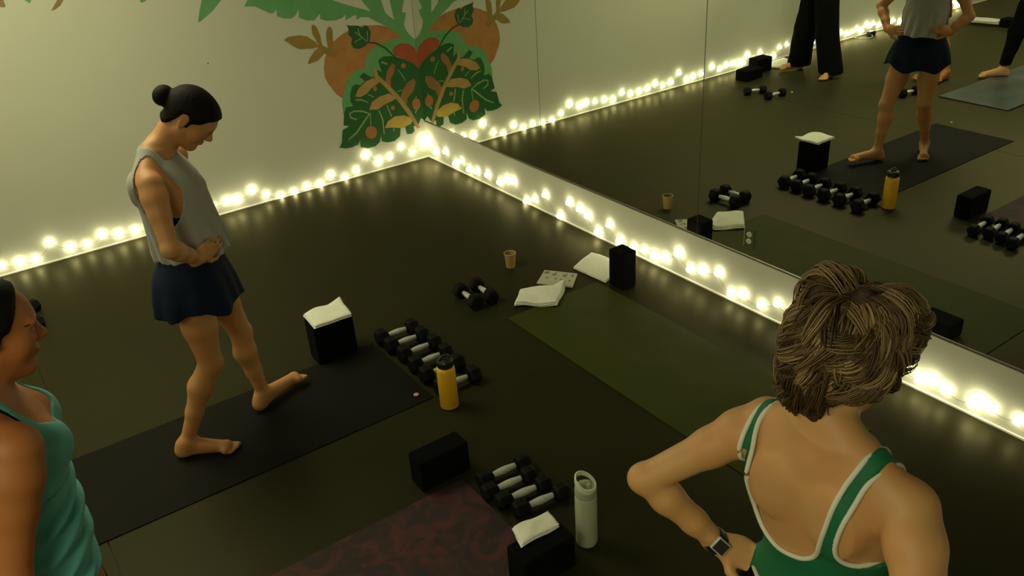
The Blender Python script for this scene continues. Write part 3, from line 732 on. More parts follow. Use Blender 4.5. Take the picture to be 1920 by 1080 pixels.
class Fig:
    """A figure in its own frame: x right, y forward, z up; world points are brought in with self.L()."""
    def __init__(self, origin, phi, h, lo, hi, label, group=None):
        self.o = va(*origin); self.phi = phi; self.h = h
        self.lo = np.array(lo, float); self.hi = np.array(hi, float)
        n = np.ceil((self.hi - self.lo) / h).astype(int) + 1
        self.f = np.full(n, 0.09, f32)
        self.ax = [(self.lo[i] + np.arange(n[i]) * h).astype(f32) for i in range(3)]
        self.root = thing('person', origin, label, 'person', phi)
    def L(self, p):
        d = va(*p) - self.o
        c, s = math.cos(-self.phi), math.sin(-self.phi)
        return va(d[0] * c - d[1] * s, d[0] * s + d[1] * c, d[2])
    def sub(self, lo, hi):
        sl = []
        for i in range(3):
            a = max(0, int((lo[i] - self.lo[i]) / self.h)); b = min(self.f.shape[i], int((hi[i] - self.lo[i]) / self.h) + 2)
            sl.append(slice(a, max(a, b)))
        X = self.ax[0][sl[0]][:, None, None]; Y = self.ax[1][sl[1]][None, :, None]; Z = self.ax[2][sl[2]][None, None, :]
        return tuple(sl), X, Y, Z
    def put(self, fn, lo, hi, k, tgt=None, carve=False):
        tgt = self.f if tgt is None else tgt
        pad = 0.04 + k
        sl, X, Y, Z = self.sub(np.array(lo) - pad, np.array(hi) + pad)
        a = tgt[sl]
        if a.size == 0: return
        d = fn(X, Y, Z)
        if carve:
            hh = np.maximum(k - np.abs(a + d), 0) / k
            tgt[sl] = np.maximum(a, -d) + hh * hh * k * 0.25
        else:
            hh = np.maximum(k - np.abs(a - d), 0) / k
            tgt[sl] = np.minimum(a, d) - hh * hh * k * 0.25
    def cone(self, a, b, ra, rb, k=0.02, tgt=None, carve=False, flat=None):
        a = np.array(a, float); b = np.array(b, float)
        d = b - a; L2 = float(d @ d) + 1e-12
        fl = None
        if flat is not None:
            n, s = flat; n = np.array(n, float); n /= np.linalg.norm(n)
        def fn(X, Y, Z):
            x, y, z = X - f32(a[0]), Y - f32(a[1]), Z - f32(a[2])
            t = np.clip((x * f32(d[0]) + y * f32(d[1]) + z * f32(d[2])) / f32(L2), 0, 1)
            x = x - t * f32(d[0]); y = y - t * f32(d[1]); z = z - t * f32(d[2])
            q = x * x + y * y + z * z
            if flat is not None:
                w = x * f32(n[0]) + y * f32(n[1]) + z * f32(n[2])
                q = q + w * w * f32(1 / (s * s) - 1)
            return np.sqrt(q) - (f32(ra) + f32(rb - ra) * t)
        r = max(ra, rb)
        self.put(fn, np.minimum(a, b) - r, np.maximum(a, b) + r, k, tgt, carve)
    def chain(self, pts, rs, k=0.02, **kw):
        for i in range(len(pts) - 1): self.cone(pts[i], pts[i + 1], rs[i], rs[i + 1], k, **kw)
    def ell(self, c, r, R=None, k=0.02, tgt=None, carve=False):
        c = np.array(c, float); r = np.array(r, float)
        R = np.eye(3) if R is None else np.array(R, float)
        def fn(X, Y, Z):
            x, y, z = X - f32(c[0]), Y - f32(c[1]), Z - f32(c[2])
            q0 = 0; q1 = 0
            for i in range(3):
                w = x * f32(R[0, i]) + y * f32(R[1, i]) + z * f32(R[2, i])
                q0 = q0 + (w / f32(r[i])) ** 2
                q1 = q1 + (w / f32(r[i] ** 2)) ** 2
            k0 = np.sqrt(q0); k1 = np.sqrt(q1) + f32(1e-6)
            return k0 * (k0 - 1) / k1
        ext = np.abs(R) @ r
        self.put(fn, c - ext, c + ext, k, tgt, carve)
    def torso(self, tab, p=2.3, k=0.02, tgt=None, wrinkle=None):
        t = np.array(sorted(tab), float)
        zs = t[:, 0]
        def fn(X, Y, Z):
            zz = Z.ravel()
            zf = np.clip(zz, zs[0], zs[-1])
            g = [np.interp(zf, zs, t[:, i]) for i in range(1, 5)]
            # soften the linear profile
            def sm(v):
                n = max(1, int(0.02 / self.h)); ker = np.ones(2 * n + 1) / (2 * n + 1)
                return np.convolve(np.pad(v, n, mode='edge'), ker, 'valid')
            w, dd, cx, cy = [sm(v).astype(f32)[None, None, :] for v in g]
            q = (np.abs((X - cx) / w) ** f32(p) + np.abs((Y - cy) / dd) ** f32(p)) ** f32(1 / p)
            d = (q - 1) * np.minimum(w, dd)
            d = np.maximum(d, np.maximum(f32(zs[0]) - Z, Z - f32(zs[-1])))
            if wrinkle: d = d + wrinkle(X, Y, Z)
            return d.astype(f32)
        w = t[:, 1].max(); dd = t[:, 2].max()
        self.put(fn, (t[:, 3].min() - w, t[:, 4].min() - dd, zs[0]), (t[:, 3].max() + w, t[:, 4].max() + dd, zs[-1]), k, tgt)
    def emit(self, name, fld, m, lo=None, hi=None, parent=None):
        lo0 = self.lo
        if lo is not None:
            sl, X, Y, Z = self.sub(lo, hi)
            fld = fld[sl] if fld.shape == self.f.shape else fld
            lo0 = np.array([X.ravel()[0], Y.ravel()[0], Z.ravel()[0]], float)
        # close the border
        fld = fld.copy()
        for i in range(3):
            for e in (0, -1):
                s = [slice(None)] * 3; s[i] = e
                fld[tuple(s)] = np.maximum(fld[tuple(s)], 0.001)
        r = surfnet(fld, lo0, self.h)
        if r is None: return None
        me = mesh_np(name, r[0], r[1], m)
        o = bpy.data.objects.new(name, me)
        COL.objects.link(o)
        o.parent = parent or self.root
        return o
    # ---------------- anatomy
    def leg(self, hip, knee, ank, toe, s=1.0, heel=None):
        self.cone(hip, hip * 0.5 + knee * 0.5, 0.086 * s, 0.074 * s, 0.03)
        self.cone(hip * 0.5 + knee * 0.5, knee, 0.074 * s, 0.050 * s, 0.02)
        dn = (ank - knee); L = np.linalg.norm(dn); dn /= L
        fw = toe - ank; fw[2] = 0; fw /= np.linalg.norm(fw)
        calf = knee + dn * L * 0.30 - fw * 0.014
        self.chain([knee, calf, knee + dn * L * 0.62 - fw * 0.006, ank], [0.049 * s, 0.053 * s, 0.038 * s, 0.031 * s], 0.022)
        self.ell(knee + fw * 0.022, (0.034 * s, 0.028 * s, 0.038 * s), None, 0.02)
        self.foot(ank, toe, s)
    def foot(self, ank, toe, s=1.0):
        fw = toe - ank; fz = fw[2]; fw2 = fw.copy(); fw2[2] = 0; n = np.linalg.norm(fw2); fw2 /= n
        side = va(-fw2[1], fw2[0], 0)
        sole = ank[2] - 0.075
        heel = ank - fw2 * 0.030; heel[2] = sole + 0.030
        ball = toe - fw2 * 0.045; ball[2] = toe[2] + 0.004
        self.cone(heel, heel + va(0, 0, 0.03), 0.030 * s, 0.027 * s, 0.02)
        self.cone(ank, heel, 0.031 * s, 0.029 * s, 0.02)
        self.cone(ank + fw2 * 0.005 - va(0, 0, .01), ball + va(0, 0, 0.010), 0.031 * s, 0.019 * s, 0.03)
        self.cone(heel - va(0, 0, 0.004), ball - side * 0.0, 0.027 * s, 0.020 * s, 0.03)
        self.cone(ball - side * 0.026, ball + side * 0.024, 0.018 * s, 0.016 * s, 0.02)
        return ball, fw2, side
    def toes(self, ank, toe, big=1, s=1.0):
        fw = toe - ank; fw[2] = 0; fw /= np.linalg.norm(fw)
        side = va(-fw[1], fw[0], 0) * big
        ball = toe - fw * 0.045
        for i, (o, l, r) in enumerate(((0.028, 0.046, 0.0115), (0.010, 0.046, 0.0085), (-0.005, 0.040, 0.008), (-0.019, 0.033, 0.0075), (-0.031, 0.024, 0.007))):
            a = ball + side * o + va(0, 0, 0.0)
            b = ball + side * o * 1.08 + fw * l + va(0, 0, -0.003)
            self.cone(a, b, r * 1.1, r, 0.006)
    def hand(self, wr, fd, n, curl=0.35, s=1.0, thumb=1, spread=0.1):
        """fd: direction of the hand, n: palm normal, thumb: +1/-1 side of cross(n, fd)."""
        fd = np.array(fd, float); fd /= np.linalg.norm(fd)
        n = np.array(n, float); n -= fd * (n @ fd); n /= np.linalg.norm(n)
        sd = np.cross(n, fd) * thumb
        R = np.stack([sd, fd, n], 1)
        pc = wr + fd * 0.048 * s
        self.ell(pc, (0.040 * s, 0.052 * s, 0.0165 * s), R, 0.016)
        self.cone(wr - fd * 0.02, wr + fd * 0.025, 0.024 * s, 0.026 * s, 0.016, flat=(n, 0.72))
        for i, (o, ln, r) in enumerate(((0.028, 0.072, 0.0088), (0.0095, 0.080, 0.009), (-0.0095, 0.074, 0.0085), (-0.027, 0.058, 0.0075))):
            p = wr + fd * (0.083 - 0.004 * abs(i - 1)) * s + sd * o * s
            ang = 0.10 + 0.05 * i
            d0 = fd + sd * (o * 4 * spread)
            d0 /= np.linalg.norm(d0)
            q = p - d0 * 0.012
            for sgm, (fr, rr) in enumerate(((0.48, 1.0), (0.30, 0.92), (0.22, 0.82))):
                ang2 = ang + curl * (sgm + 0.6)
                d = d0 * math.cos(ang2) + n * math.sin(ang2)
                q2 = q + d * ln * fr * s + (d * 0.010 if sgm == 0 else 0)
                self.cone(q, q2, r * rr * s, r * rr * 0.92 * s, 0.004)
                q = q2
        a = wr + fd * 0.022 * s + sd * 0.020 * s
        b = a + (fd * 0.55 + sd * 0.75 + n * 0.25) * 0.040 * s
        c = b + (fd * 0.80 + sd * 0.45 + n * 0.35) * 0.032 * s
        d = c + (fd * 0.90 + sd * 0.15 + n * 0.35) * 0.024 * s
        self.chain([a, b, c, d], [0.014 * s, 0.0115 * s, 0.0100 * s, 0.0085 * s], 0.008)
    def arm(self, sh, el, wr, s=1.0, k=0.022):
        mid = sh * 0.55 + el * 0.45
        self.chain([sh, sh * 0.78 + el * 0.22, mid, el], [0.050 * s, 0.050 * s, 0.042 * s, 0.035 * s], k)
        f1 = el * 0.72 + wr * 0.28
        self.chain([el, f1, el * 0.35 + wr * 0.65, wr], [0.034 * s, 0.038 * s, 0.030 * s, 0.0235 * s], 0.016)
        self.ell(el + (el - (sh + wr) / 2) * 0.06, (0.026 * s,) * 3, None, 0.02)
    def head(self, c, R, s=1.0, jaw=1.0, nose=1.0):
        W = lambda x, y, z: c + R @ (va(x, y, z) * s)
        e = lambda p, r, k=0.012, **kw: self.ell(W(*p), va(*r) * s, R, k, **kw)
        cn = lambda a, b, ra, rb, k=0.010, **kw: self.cone(W(*a), W(*b), ra * s, rb * s, k, **kw)
        e((0, -0.014, 0.034), (0.074, 0.094, 0.083), 0.02)
        e((0, 0.030, 0.030), (0.064, 0.066, 0.066), 0.03)
        e((0, 0.034, -0.030), (0.057 * jaw, 0.058, 0.078), 0.03)
        cn((-0.044 * jaw, 0.000, -0.050), (0, 0.064, -0.094), 0.024, 0.020, 0.03)
        cn((0.044 * jaw, 0.000, -0.050), (0, 0.064, -0.094), 0.024, 0.020, 0.03)
        e((0, 0.074, -0.096), (0.018, 0.015, 0.014), 0.015)
        e((-0.036, 0.060, -0.022), (0.024, 0.022, 0.028), 0.03)
        e((0.036, 0.060, -0.022), (0.024, 0.022, 0.028), 0.03)
        for sx in (-1, 1):
            e((sx * 0.031, 0.097, 0.008), (0.020, 0.016, 0.012), 0.012, carve=True)
        cn((-0.040, 0.084, 0.030), (0.040, 0.084, 0.030), 0.010, 0.010, 0.018)
        cn((0, 0.088, 0.016), (0, 0.108 * nose, -0.016), 0.008, 0.011, 0.010)
        e((0, 0.110 * nose, -0.020), (0.012, 0.011, 0.010), 0.008)
        for sx in (-1, 1): e((sx * 0.012, 0.099, -0.025), (0.008, 0.010, 0.008), 0.006)
        e((0, 0.090, -0.049), (0.024, 0.011, 0.006), 0.008)
        e((0, 0.089, -0.060), (0.020, 0.012, 0.0065), 0.008)
        cn((-0.024, 0.085, -0.0545), (0.024, 0.085, -0.0545), 0.0022, 0.0022, 0.004, carve=True)
        for sx in (-1, 1):
            # lids over the eyes, ears
            e((sx * 0.031, 0.078, 0.009), (0.0155, 0.0125, 0.0115), 0.004)
            e((sx * 0.074, -0.010, -0.004), (0.008, 0.018, 0.031), 0.006)
            e((sx * 0.081, -0.008, 0.002), (0.004, 0.010, 0.018), 0.004, carve=True)
        return W
    def face_bits(self, W, R, s, brow_m, skin_fld, eyes=True, gaze=(0, 0.0)):
        """brows and lips as thin shells of the head surface"""
        for nm, m, pts in (('eyebrow', brow_m, [((-0.046, 0.070, 0.027), (-0.016, 0.098, 0.030)),
                                              ((0.046, 0.070, 0.027), (0.016, 0.098, 0.030))]),):
            for a, b in pts:
                A, B = W(*a), W(*b)
                lo, hi = np.minimum(A, B) - 0.03, np.maximum(A, B) + 0.03
                tmp = np.full_like(self.f, 0.09)
                self.cone(A, B, 0.015 * s, 0.015 * s, 0.001, tgt=tmp, flat=(R[:, 2], 0.28))
                sl, X, Y, Z = self.sub(lo, hi)
                g = np.maximum(skin_fld[sl] - 0.0022, tmp[sl])
                self.emit(nm, g, m, lo, hi)
        A = W(0, 0.092, -0.0545)
        tmp = np.full_like(self.f, 0.09)
        self.ell(A, va(0.022, 0.014, 0.0105) * s, R, 0.001, tgt=tmp)
        sl, X, Y, Z = self.sub(A - 0.05, A + 0.05)
        self.emit('lips', np.maximum(skin_fld[sl] - 0.0008, tmp[sl]), M['lips'], A - 0.05, A + 0.05)
        for sx in (-1, 1):
            bm = bmesh.new()
            bmesh.ops.create_uvsphere(bm, u_segments=16, v_segments=10, radius=0.0118 * s)
            o = obj('eye', bm, M['eye'], self.root, loc=tuple(W(sx * 0.031, 0.0795, 0.0075)), smooth=True)
            bm = bmesh.new()
            bmesh.ops.create_uvsphere(bm, u_segments=14, v_segments=8, radius=0.0055 * s)
            dirv = R @ va(0, 0.0082 * s, -0.0022 * s)
            obj('iris', bm, M['iris'], o, loc=tuple(dirv), smooth=True)

def Rot(yaw, pitch=0.0, roll=0.0):
    """yaw: turn to the right (clockwise from above); pitch: nod down; roll: tilt to the right."""
    cy, sy = math.cos(-yaw), math.sin(-yaw)
    Y = np.array([[cy, -sy, 0], [sy, cy, 0], [0, 0, 1]])
    cp, sp = math.cos(-pitch), math.sin(-pitch)
    P = np.array([[1, 0, 0], [0, cp, -sp], [0, sp, cp]])
    cr, sr = math.cos(roll), math.sin(roll)
    Q = np.array([[cr, 0, sr], [0, 1, 0], [-sr, 0, cr]])
    return Y @ P @ Q

def poly_sdf(px, pz, poly):
    """signed distance on broadcast grids to a closed polygon (negative inside)"""
    d = np.full(np.broadcast(px, pz).shape, 1e9)
    ins = np.zeros(d.shape, bool)
    n = len(poly)
    for i in range(n):
        ax_, az_ = poly[i]; bx, bz = poly[(i + 1) % n]
        ex, ez = bx - ax_, bz - az_
        wx, wz = px - ax_, pz - az_
        t = np.clip((wx * ex + wz * ez) / (ex * ex + ez * ez + 1e-12), 0, 1)
        d = np.minimum(d, (wx - ex * t) ** 2 + (wz - ez * t) ** 2)
        c = ((az_ <= pz) != (bz <= pz)) & (px < (bx - ax_) * (pz - az_) / ((bz - az_) if abs(bz - az_) > 1e-12 else 1e-12) + ax_)
        ins ^= c
    d = np.sqrt(d)
    return np.where(ins, -d, d).astype(f32)

def hair_shell(F, W, R, c, s, fld, profile, t, m, name='hair', extra=None, rad=0.16):
    """cap of hair: the part of the head inside a side-view outline, t thick"""
    lo, hi = c - rad, c + rad
    sl, X, Y, Z = F.sub(lo, hi)
    x, y, z = X - c[0], Y - c[1], Z - c[2]
    ly = (x * R[0, 1] + y * R[1, 1] + z * R[2, 1]) / s
    lz = (x * R[0, 2] + y * R[1, 2] + z * R[2, 2]) / s
    g = poly_sdf(ly, lz, profile) * s
    # taper the cap towards the hairline so that it meets the skin softly
    tt = t * np.clip(-g / 0.012, 0.15, 1)
    d = np.maximum(fld[sl] - tt, g)
    if extra is not None: d = np.minimum(d, extra[sl])
    return F.emit(name, d.astype(f32), m, lo, hi)

HAIRLINE = [(0.13, 0.15), (0.13, 0.080), (0.092, 0.072), (0.066, 0.058), (0.050, 0.034), (0.036, 0.022), (0.022, 0.012), (0.014, -0.020),
            (0.004, -0.020), (0.004, 0.020), (-0.010, 0.034), (-0.028, 0.024), (-0.036, -0.02), (-0.050, -0.060), (-0.070, -0.078), (-0.16, -0.078), (-0.16, 0.15)]

HAIRLINE_HIGH = [(0.13, 0.15), (0.13, 0.112), (0.072, 0.106), (0.060, 0.084), (0.050, 0.050)] + HAIRLINE[5:]
# ============================================================ the woman in green, seen from behind
F = Fig((5.51, -2.13, 0.0), 0.0, 0.0055, (-0.42, -0.36, 0.0), (0.46, 0.30, 1.70),
        'person seen from behind with tousled blond hair and green white-edged tank top')
L = F.L
body_tab = [(0.80, 0.155, 0.105, 0, -0.005), (0.86, 0.172, 0.118, 0, -0.010), (0.93, 0.155, 0.105, 0, 0), (1.00, 0.128, 0.090, 0, 0.0), (1.05, 0.124, 0.088, 0, 0),
            (1.12, 0.152, 0.096, -0.004, -0.002), (1.20, 0.163, 0.103, -0.004, -0.008), (1.27, 0.165, 0.098, 0, -0.018), (1.32, 0.150, 0.080, 0.002, -0.026), (1.355, 0.105, 0.062, 0.004, -0.034), (1.385, 0.062, 0.052, 0.006, -0.036)]
F.torso(body_tab, 2.35)
# bust, shoulder blades, spine groove, buttocks
for sx in (-1, 1):
    F.ell((sx * 0.070, 0.085, 1.205), (0.062, 0.050, 0.062), None, 0.03)
    F.ell((sx * 0.080, -0.100, 1.235), (0.040, 0.014, 0.060), Rot(0, 0, -sx * 0.25), 0.04)
    F.ell((sx * 0.075, -0.070, 0.86), (0.078, 0.068, 0.080), None, 0.03)
F.cone((0.002, -0.148, 1.33), (0, -0.128, 1.02), 0.008, 0.010, 0.035, carve=True)
torso_only = F.f.copy()
# trapezius and neck
hc = L((5.490, -2.108, 1.522))
HR = Rot(0.36, 0.26, 0.06)
F.cone((0.006, -0.040, 1.345), hc + HR @ va(0, -0.030, -0.060), 0.058, 0.050, 0.03)
for sx in (-1, 1):
    F.cone((sx * 0.035, -0.045, 1.405), (sx * 0.150, -0.030, 1.330), 0.030, 0.036, 0.045)
torso_neck = F.f.copy()
shL, elL, wrL = L((5.348, -2.145, 1.310)), L((5.190, -2.345, 1.152)), L((5.318, -2.235, 0.985))
shR, elR, wrR = L((5.683, -2.150, 1.308)), L((5.870, -2.330, 1.110)), L((5.690, -2.245, 0.985))
F.arm(shL, elL, wrL, 0.98)
F.arm(shR, elR, wrR, 1.02)
F.hand(wrL, L((5.40, -2.175, 0.955)) - wrL, va(1, 0.35, -0.1), 0.30, 0.95, thumb=-1)
F.hand(wrR, L((5.625, -2.165, 0.955)) - wrR, va(-1, 0.35, -0.1), 0.30, 0.95, thumb=1)
# legs
for sx in (-1, 1):
    hip, kn, an = va(sx * 0.088, -0.005, 0.83), va(sx * 0.10, 0.015, 0.455), va(sx * 0.11, -0.02, 0.080)
    F.leg(hip, kn, an, va(sx * 0.135, 0.155, 0.026), 1.0)
    F.toes(an, va(sx * 0.135, 0.155, 0.020), sx)
W = F.head(hc, HR, 0.98)
F.emit('body', F.f, M['skin'])
full = F.f
# tank top: the body surface inside a drawn outline, 4 mm thick, with raised edging
back = [(-.128, 1.45), (-.138, 1.38), (-.138, 1.335), (-.134, 1.286), (-.134, 1.207), (-.126, 1.133), (-.104, 1.092), (-.046, 1.079), (.013, 1.098), (.043, 1.125),
        (.060, 1.164), (.076, 1.251), (.081, 1.305), (.085, 1.348), (.096, 1.375), (.100, 1.45), (.130, 1.45), (.124, 1.375), (.115, 1.35), (.111, 1.315), (.103, 1.26),
        (.096, 1.206), (.102, 1.17), (.125, 1.152), (.155, 1.156), (.23, 1.17), (.23, .955), (-.23, .955), (-.23, 1.185), (-.160, 1.212), (-.159, 1.26), (-.161, 1.355), (-.152, 1.45)]
front = [(-.128, 1.45), (-.130, 1.38), (-.115, 1.30), (-.075, 1.245), (0, 1.232), (.06, 1.245), (.092, 1.30), (.098, 1.38), (.100, 1.45), (.130, 1.45), (.128, 1.36), (.118, 1.29),
         (.128, 1.22), (.155, 1.17), (.23, 1.17), (.23, .955), (-.23, .955), (-.23, 1.185), (-.155, 1.20), (-.140, 1.27), (-.150, 1.36), (-.152, 1.45)]
lo, hi = va(-0.22, -0.2, 0.92), va(0.22, 0.2, 1.46)
sl, X, Y, Z = F.sub(lo, hi)
gb = poly_sdf(X[:, :, 0][:, :, None], Z, back); gf = poly_sdf(X[:, :, 0][:, :, None], Z, front)
g = np.where(Y < -0.02, gb, gf).astype(f32)
arm_off = np.maximum(np.abs(X) - 0.172 + 0 * Y, -1) + 0 * Z
tank = np.maximum(np.maximum(full[sl] - 0.004, g), np.where(Z < 1.28, torso_neck[sl] - 0.010, -1))
tp = F.emit('tank_top', tank.astype(f32), M['green'], lo, hi)
# white edging: tubes laid on the skin along the outlines
def surf_y(x, z, back_side):
    i = (x - F.lo[0]) / F.h; k = (z - F.lo[2]) / F.h
    i0, k0 = int(i), int(k); fi, fk = i - i0, k - k0
    col = (full[i0, :, k0] * (1 - fi) * (1 - fk) + full[i0 + 1, :, k0] * fi * (1 - fk) + full[i0, :, k0 + 1] * (1 - fi) * fk + full[i0 + 1, :, k0 + 1] * fi * fk)
    y = F.lo[1] + np.arange(len(col)) * F.h
    w = np.where(np.abs(y) < 0.175, col, 1.0) - 0.0045
    ids = np.where(w < 0)[0]
    if len(ids) == 0: return None
    if back_side:
        j = ids[0]; t = w[j - 1] / (w[j - 1] - w[j]); return float(y[j - 1] + t * F.h)
    j = ids[-1]; t = w[j] / (w[j] - w[j + 1]); return float(y[j] + t * F.h)
def dense(pl, step=0.008):
    out = []
    for a, b in zip(pl[:-1], pl[1:]):
        n = max(1, int(math.hypot(b[0] - a[0], b[1] - a[1]) / step))
        for k in range(n): out.append((a[0] + (b[0] - a[0]) * k / n, a[1] + (b[1] - a[1]) * k / n))
    out.append(pl[-1])
    return out
def on_skin(pl, bs):
    r = []
    for x, z in dense(pl):
        y = surf_y(x, z, bs)
        if y is not None: r.append((x, y, z))
    return r
def loop(back_pl, front_pl, closed=True):
    pts = on_skin(back_pl, True) + on_skin(front_pl, False)
    P = np.array(pts)
    if closed:
        for _ in range(6): P = 0.5 * P + 0.25 * (np.roll(P, 1, 0) + np.roll(P, -1, 0))
        P = np.vstack([P, P[:2]])
    n = 8
    bm = tube_bm([tuple(p) for p in P], 0.0052, n, caps=not closed)
    obj('piping', bm, M['piping'], F.root, smooth=True)
iN, oR, oL = back[0:16], back[16:25], back[28:33]
fN = front[0:9]
loop(iN, fN[::-1])
loop([(.130, 1.40)] + oR[1:9] + [(.168, 1.160)], [(.168, 1.165), (.155, 1.17), (.128, 1.22), (.118, 1.29), (.128, 1.36), (.130, 1.40)])
loop([(-.152, 1.40), (-.161, 1.355), (-.159, 1.26), (-.159, 1.222)], [(-.157, 1.215), (-.150, 1.24), (-.140, 1.27), (-.150, 1.36), (-.152, 1.40)])
hemr = []
for k in range(40):
    t = 2 * math.pi * k / 40
    zz = 0.958
    r0, r1 = 0.05, 0.24
    for rr in np.arange(0.06, 0.24, 0.002):
        i, j, kk = [int(round(v)) for v in ((rr * math.cos(t) - F.lo[0]) / F.h, (rr * math.sin(t) - F.lo[1]) / F.h, (zz - F.lo[2]) / F.h)]
        if torso_only[i, j, kk] > 0.006: break
    hemr.append((rr * math.cos(t), rr * math.sin(t), zz))
hemr = np.array(hemr)
for _ in range(3): hemr = 0.5 * hemr + 0.25 * (np.roll(hemr, 1, 0) + np.roll(hemr, -1, 0))
obj('piping', tube_bm([tuple(p) for p in np.vstack([hemr, hemr[:2]])], 0.005, 8, caps=False), M['piping'], F.root, smooth=True)
# leggings
lo, hi = va(-0.25, -0.22, 0.06), va(0.25, 0.2, 1.0)
sl, X, Y, Z = F.sub(lo, hi)
lg = np.maximum(full[sl] - 0.003, np.maximum(Z - 0.975, 0.12 - Z) + 0 * X)
lg = np.maximum(lg, np.where(Z > 0.80, torso_only[sl] - 0.008, -1))
F.emit('leggings', lg.astype(f32), M['black_fabric'], lo, hi)
F.face_bits(W, HR, 0.98, M['brow'], full)
# smart watch on the left wrist
wt = thing('watch_strap', (0, 0, 0), None, None)
bpy.data.objects.remove(wt)
d = (wrL - elL); d /= np.linalg.norm(d)
a = np.cross(d, va(0, 0, 1)); a /= np.linalg.norm(a); b = np.cross(d, a)
wc = wrL - d * 0.012
bm = bmesh.new()
rings = []
for k in range(24):
    t = 2 * math.pi * k / 24
    e = a * math.cos(t) + b * math.sin(t)
    rr = 0.0275
    rings.append([bm.verts.new(tuple(wc + e * r_ + d * z_)) for r_, z_ in ((rr - 0.004, -0.013), (rr + 0.0016, -0.013), (rr + 0.0016, 0.013), (rr - 0.004, 0.013))])
for k in range(24):
    p, q = rings[k], rings[(k + 1) % 24]
    for j in range(4):
        bm.faces.new((p[j], p[(j + 1) % 4], q[(j + 1) % 4], q[j]))
bmesh.ops.recalc_face_normals(bm, faces=bm.faces)
strap = obj('watch_strap', bm, M['black_plastic'], F.root)
nrm = va(-0.35, -0.55, 0.76); nrm -= d * (nrm @ d); nrm /= np.linalg.norm(nrm)
sdv = np.cross(nrm, d)
bm = box_bm((-0.019, -0.017, -0.005), (0.019, 0.017, 0.006), 0.004, 3)
RM = Matrix(((d[0], sdv[0], nrm[0]), (d[1], sdv[1], nrm[1]), (d[2], sdv[2], nrm[2])))
cc = wc + nrm * 0.0305
for v in bm.verts: v.co = RM @ v.co + Vector(cc)
wcs = obj('watch_case', bm, M['chrome'], strap)
bm = box_bm((-0.0155, -0.0135, 0.0055), (0.0155, 0.0135, 0.0068), 0.001, 1)
for v in bm.verts: v.co = RM @ v.co + Vector(cc)
obj('watch_screen', bm, M['black_plastic'], strap)

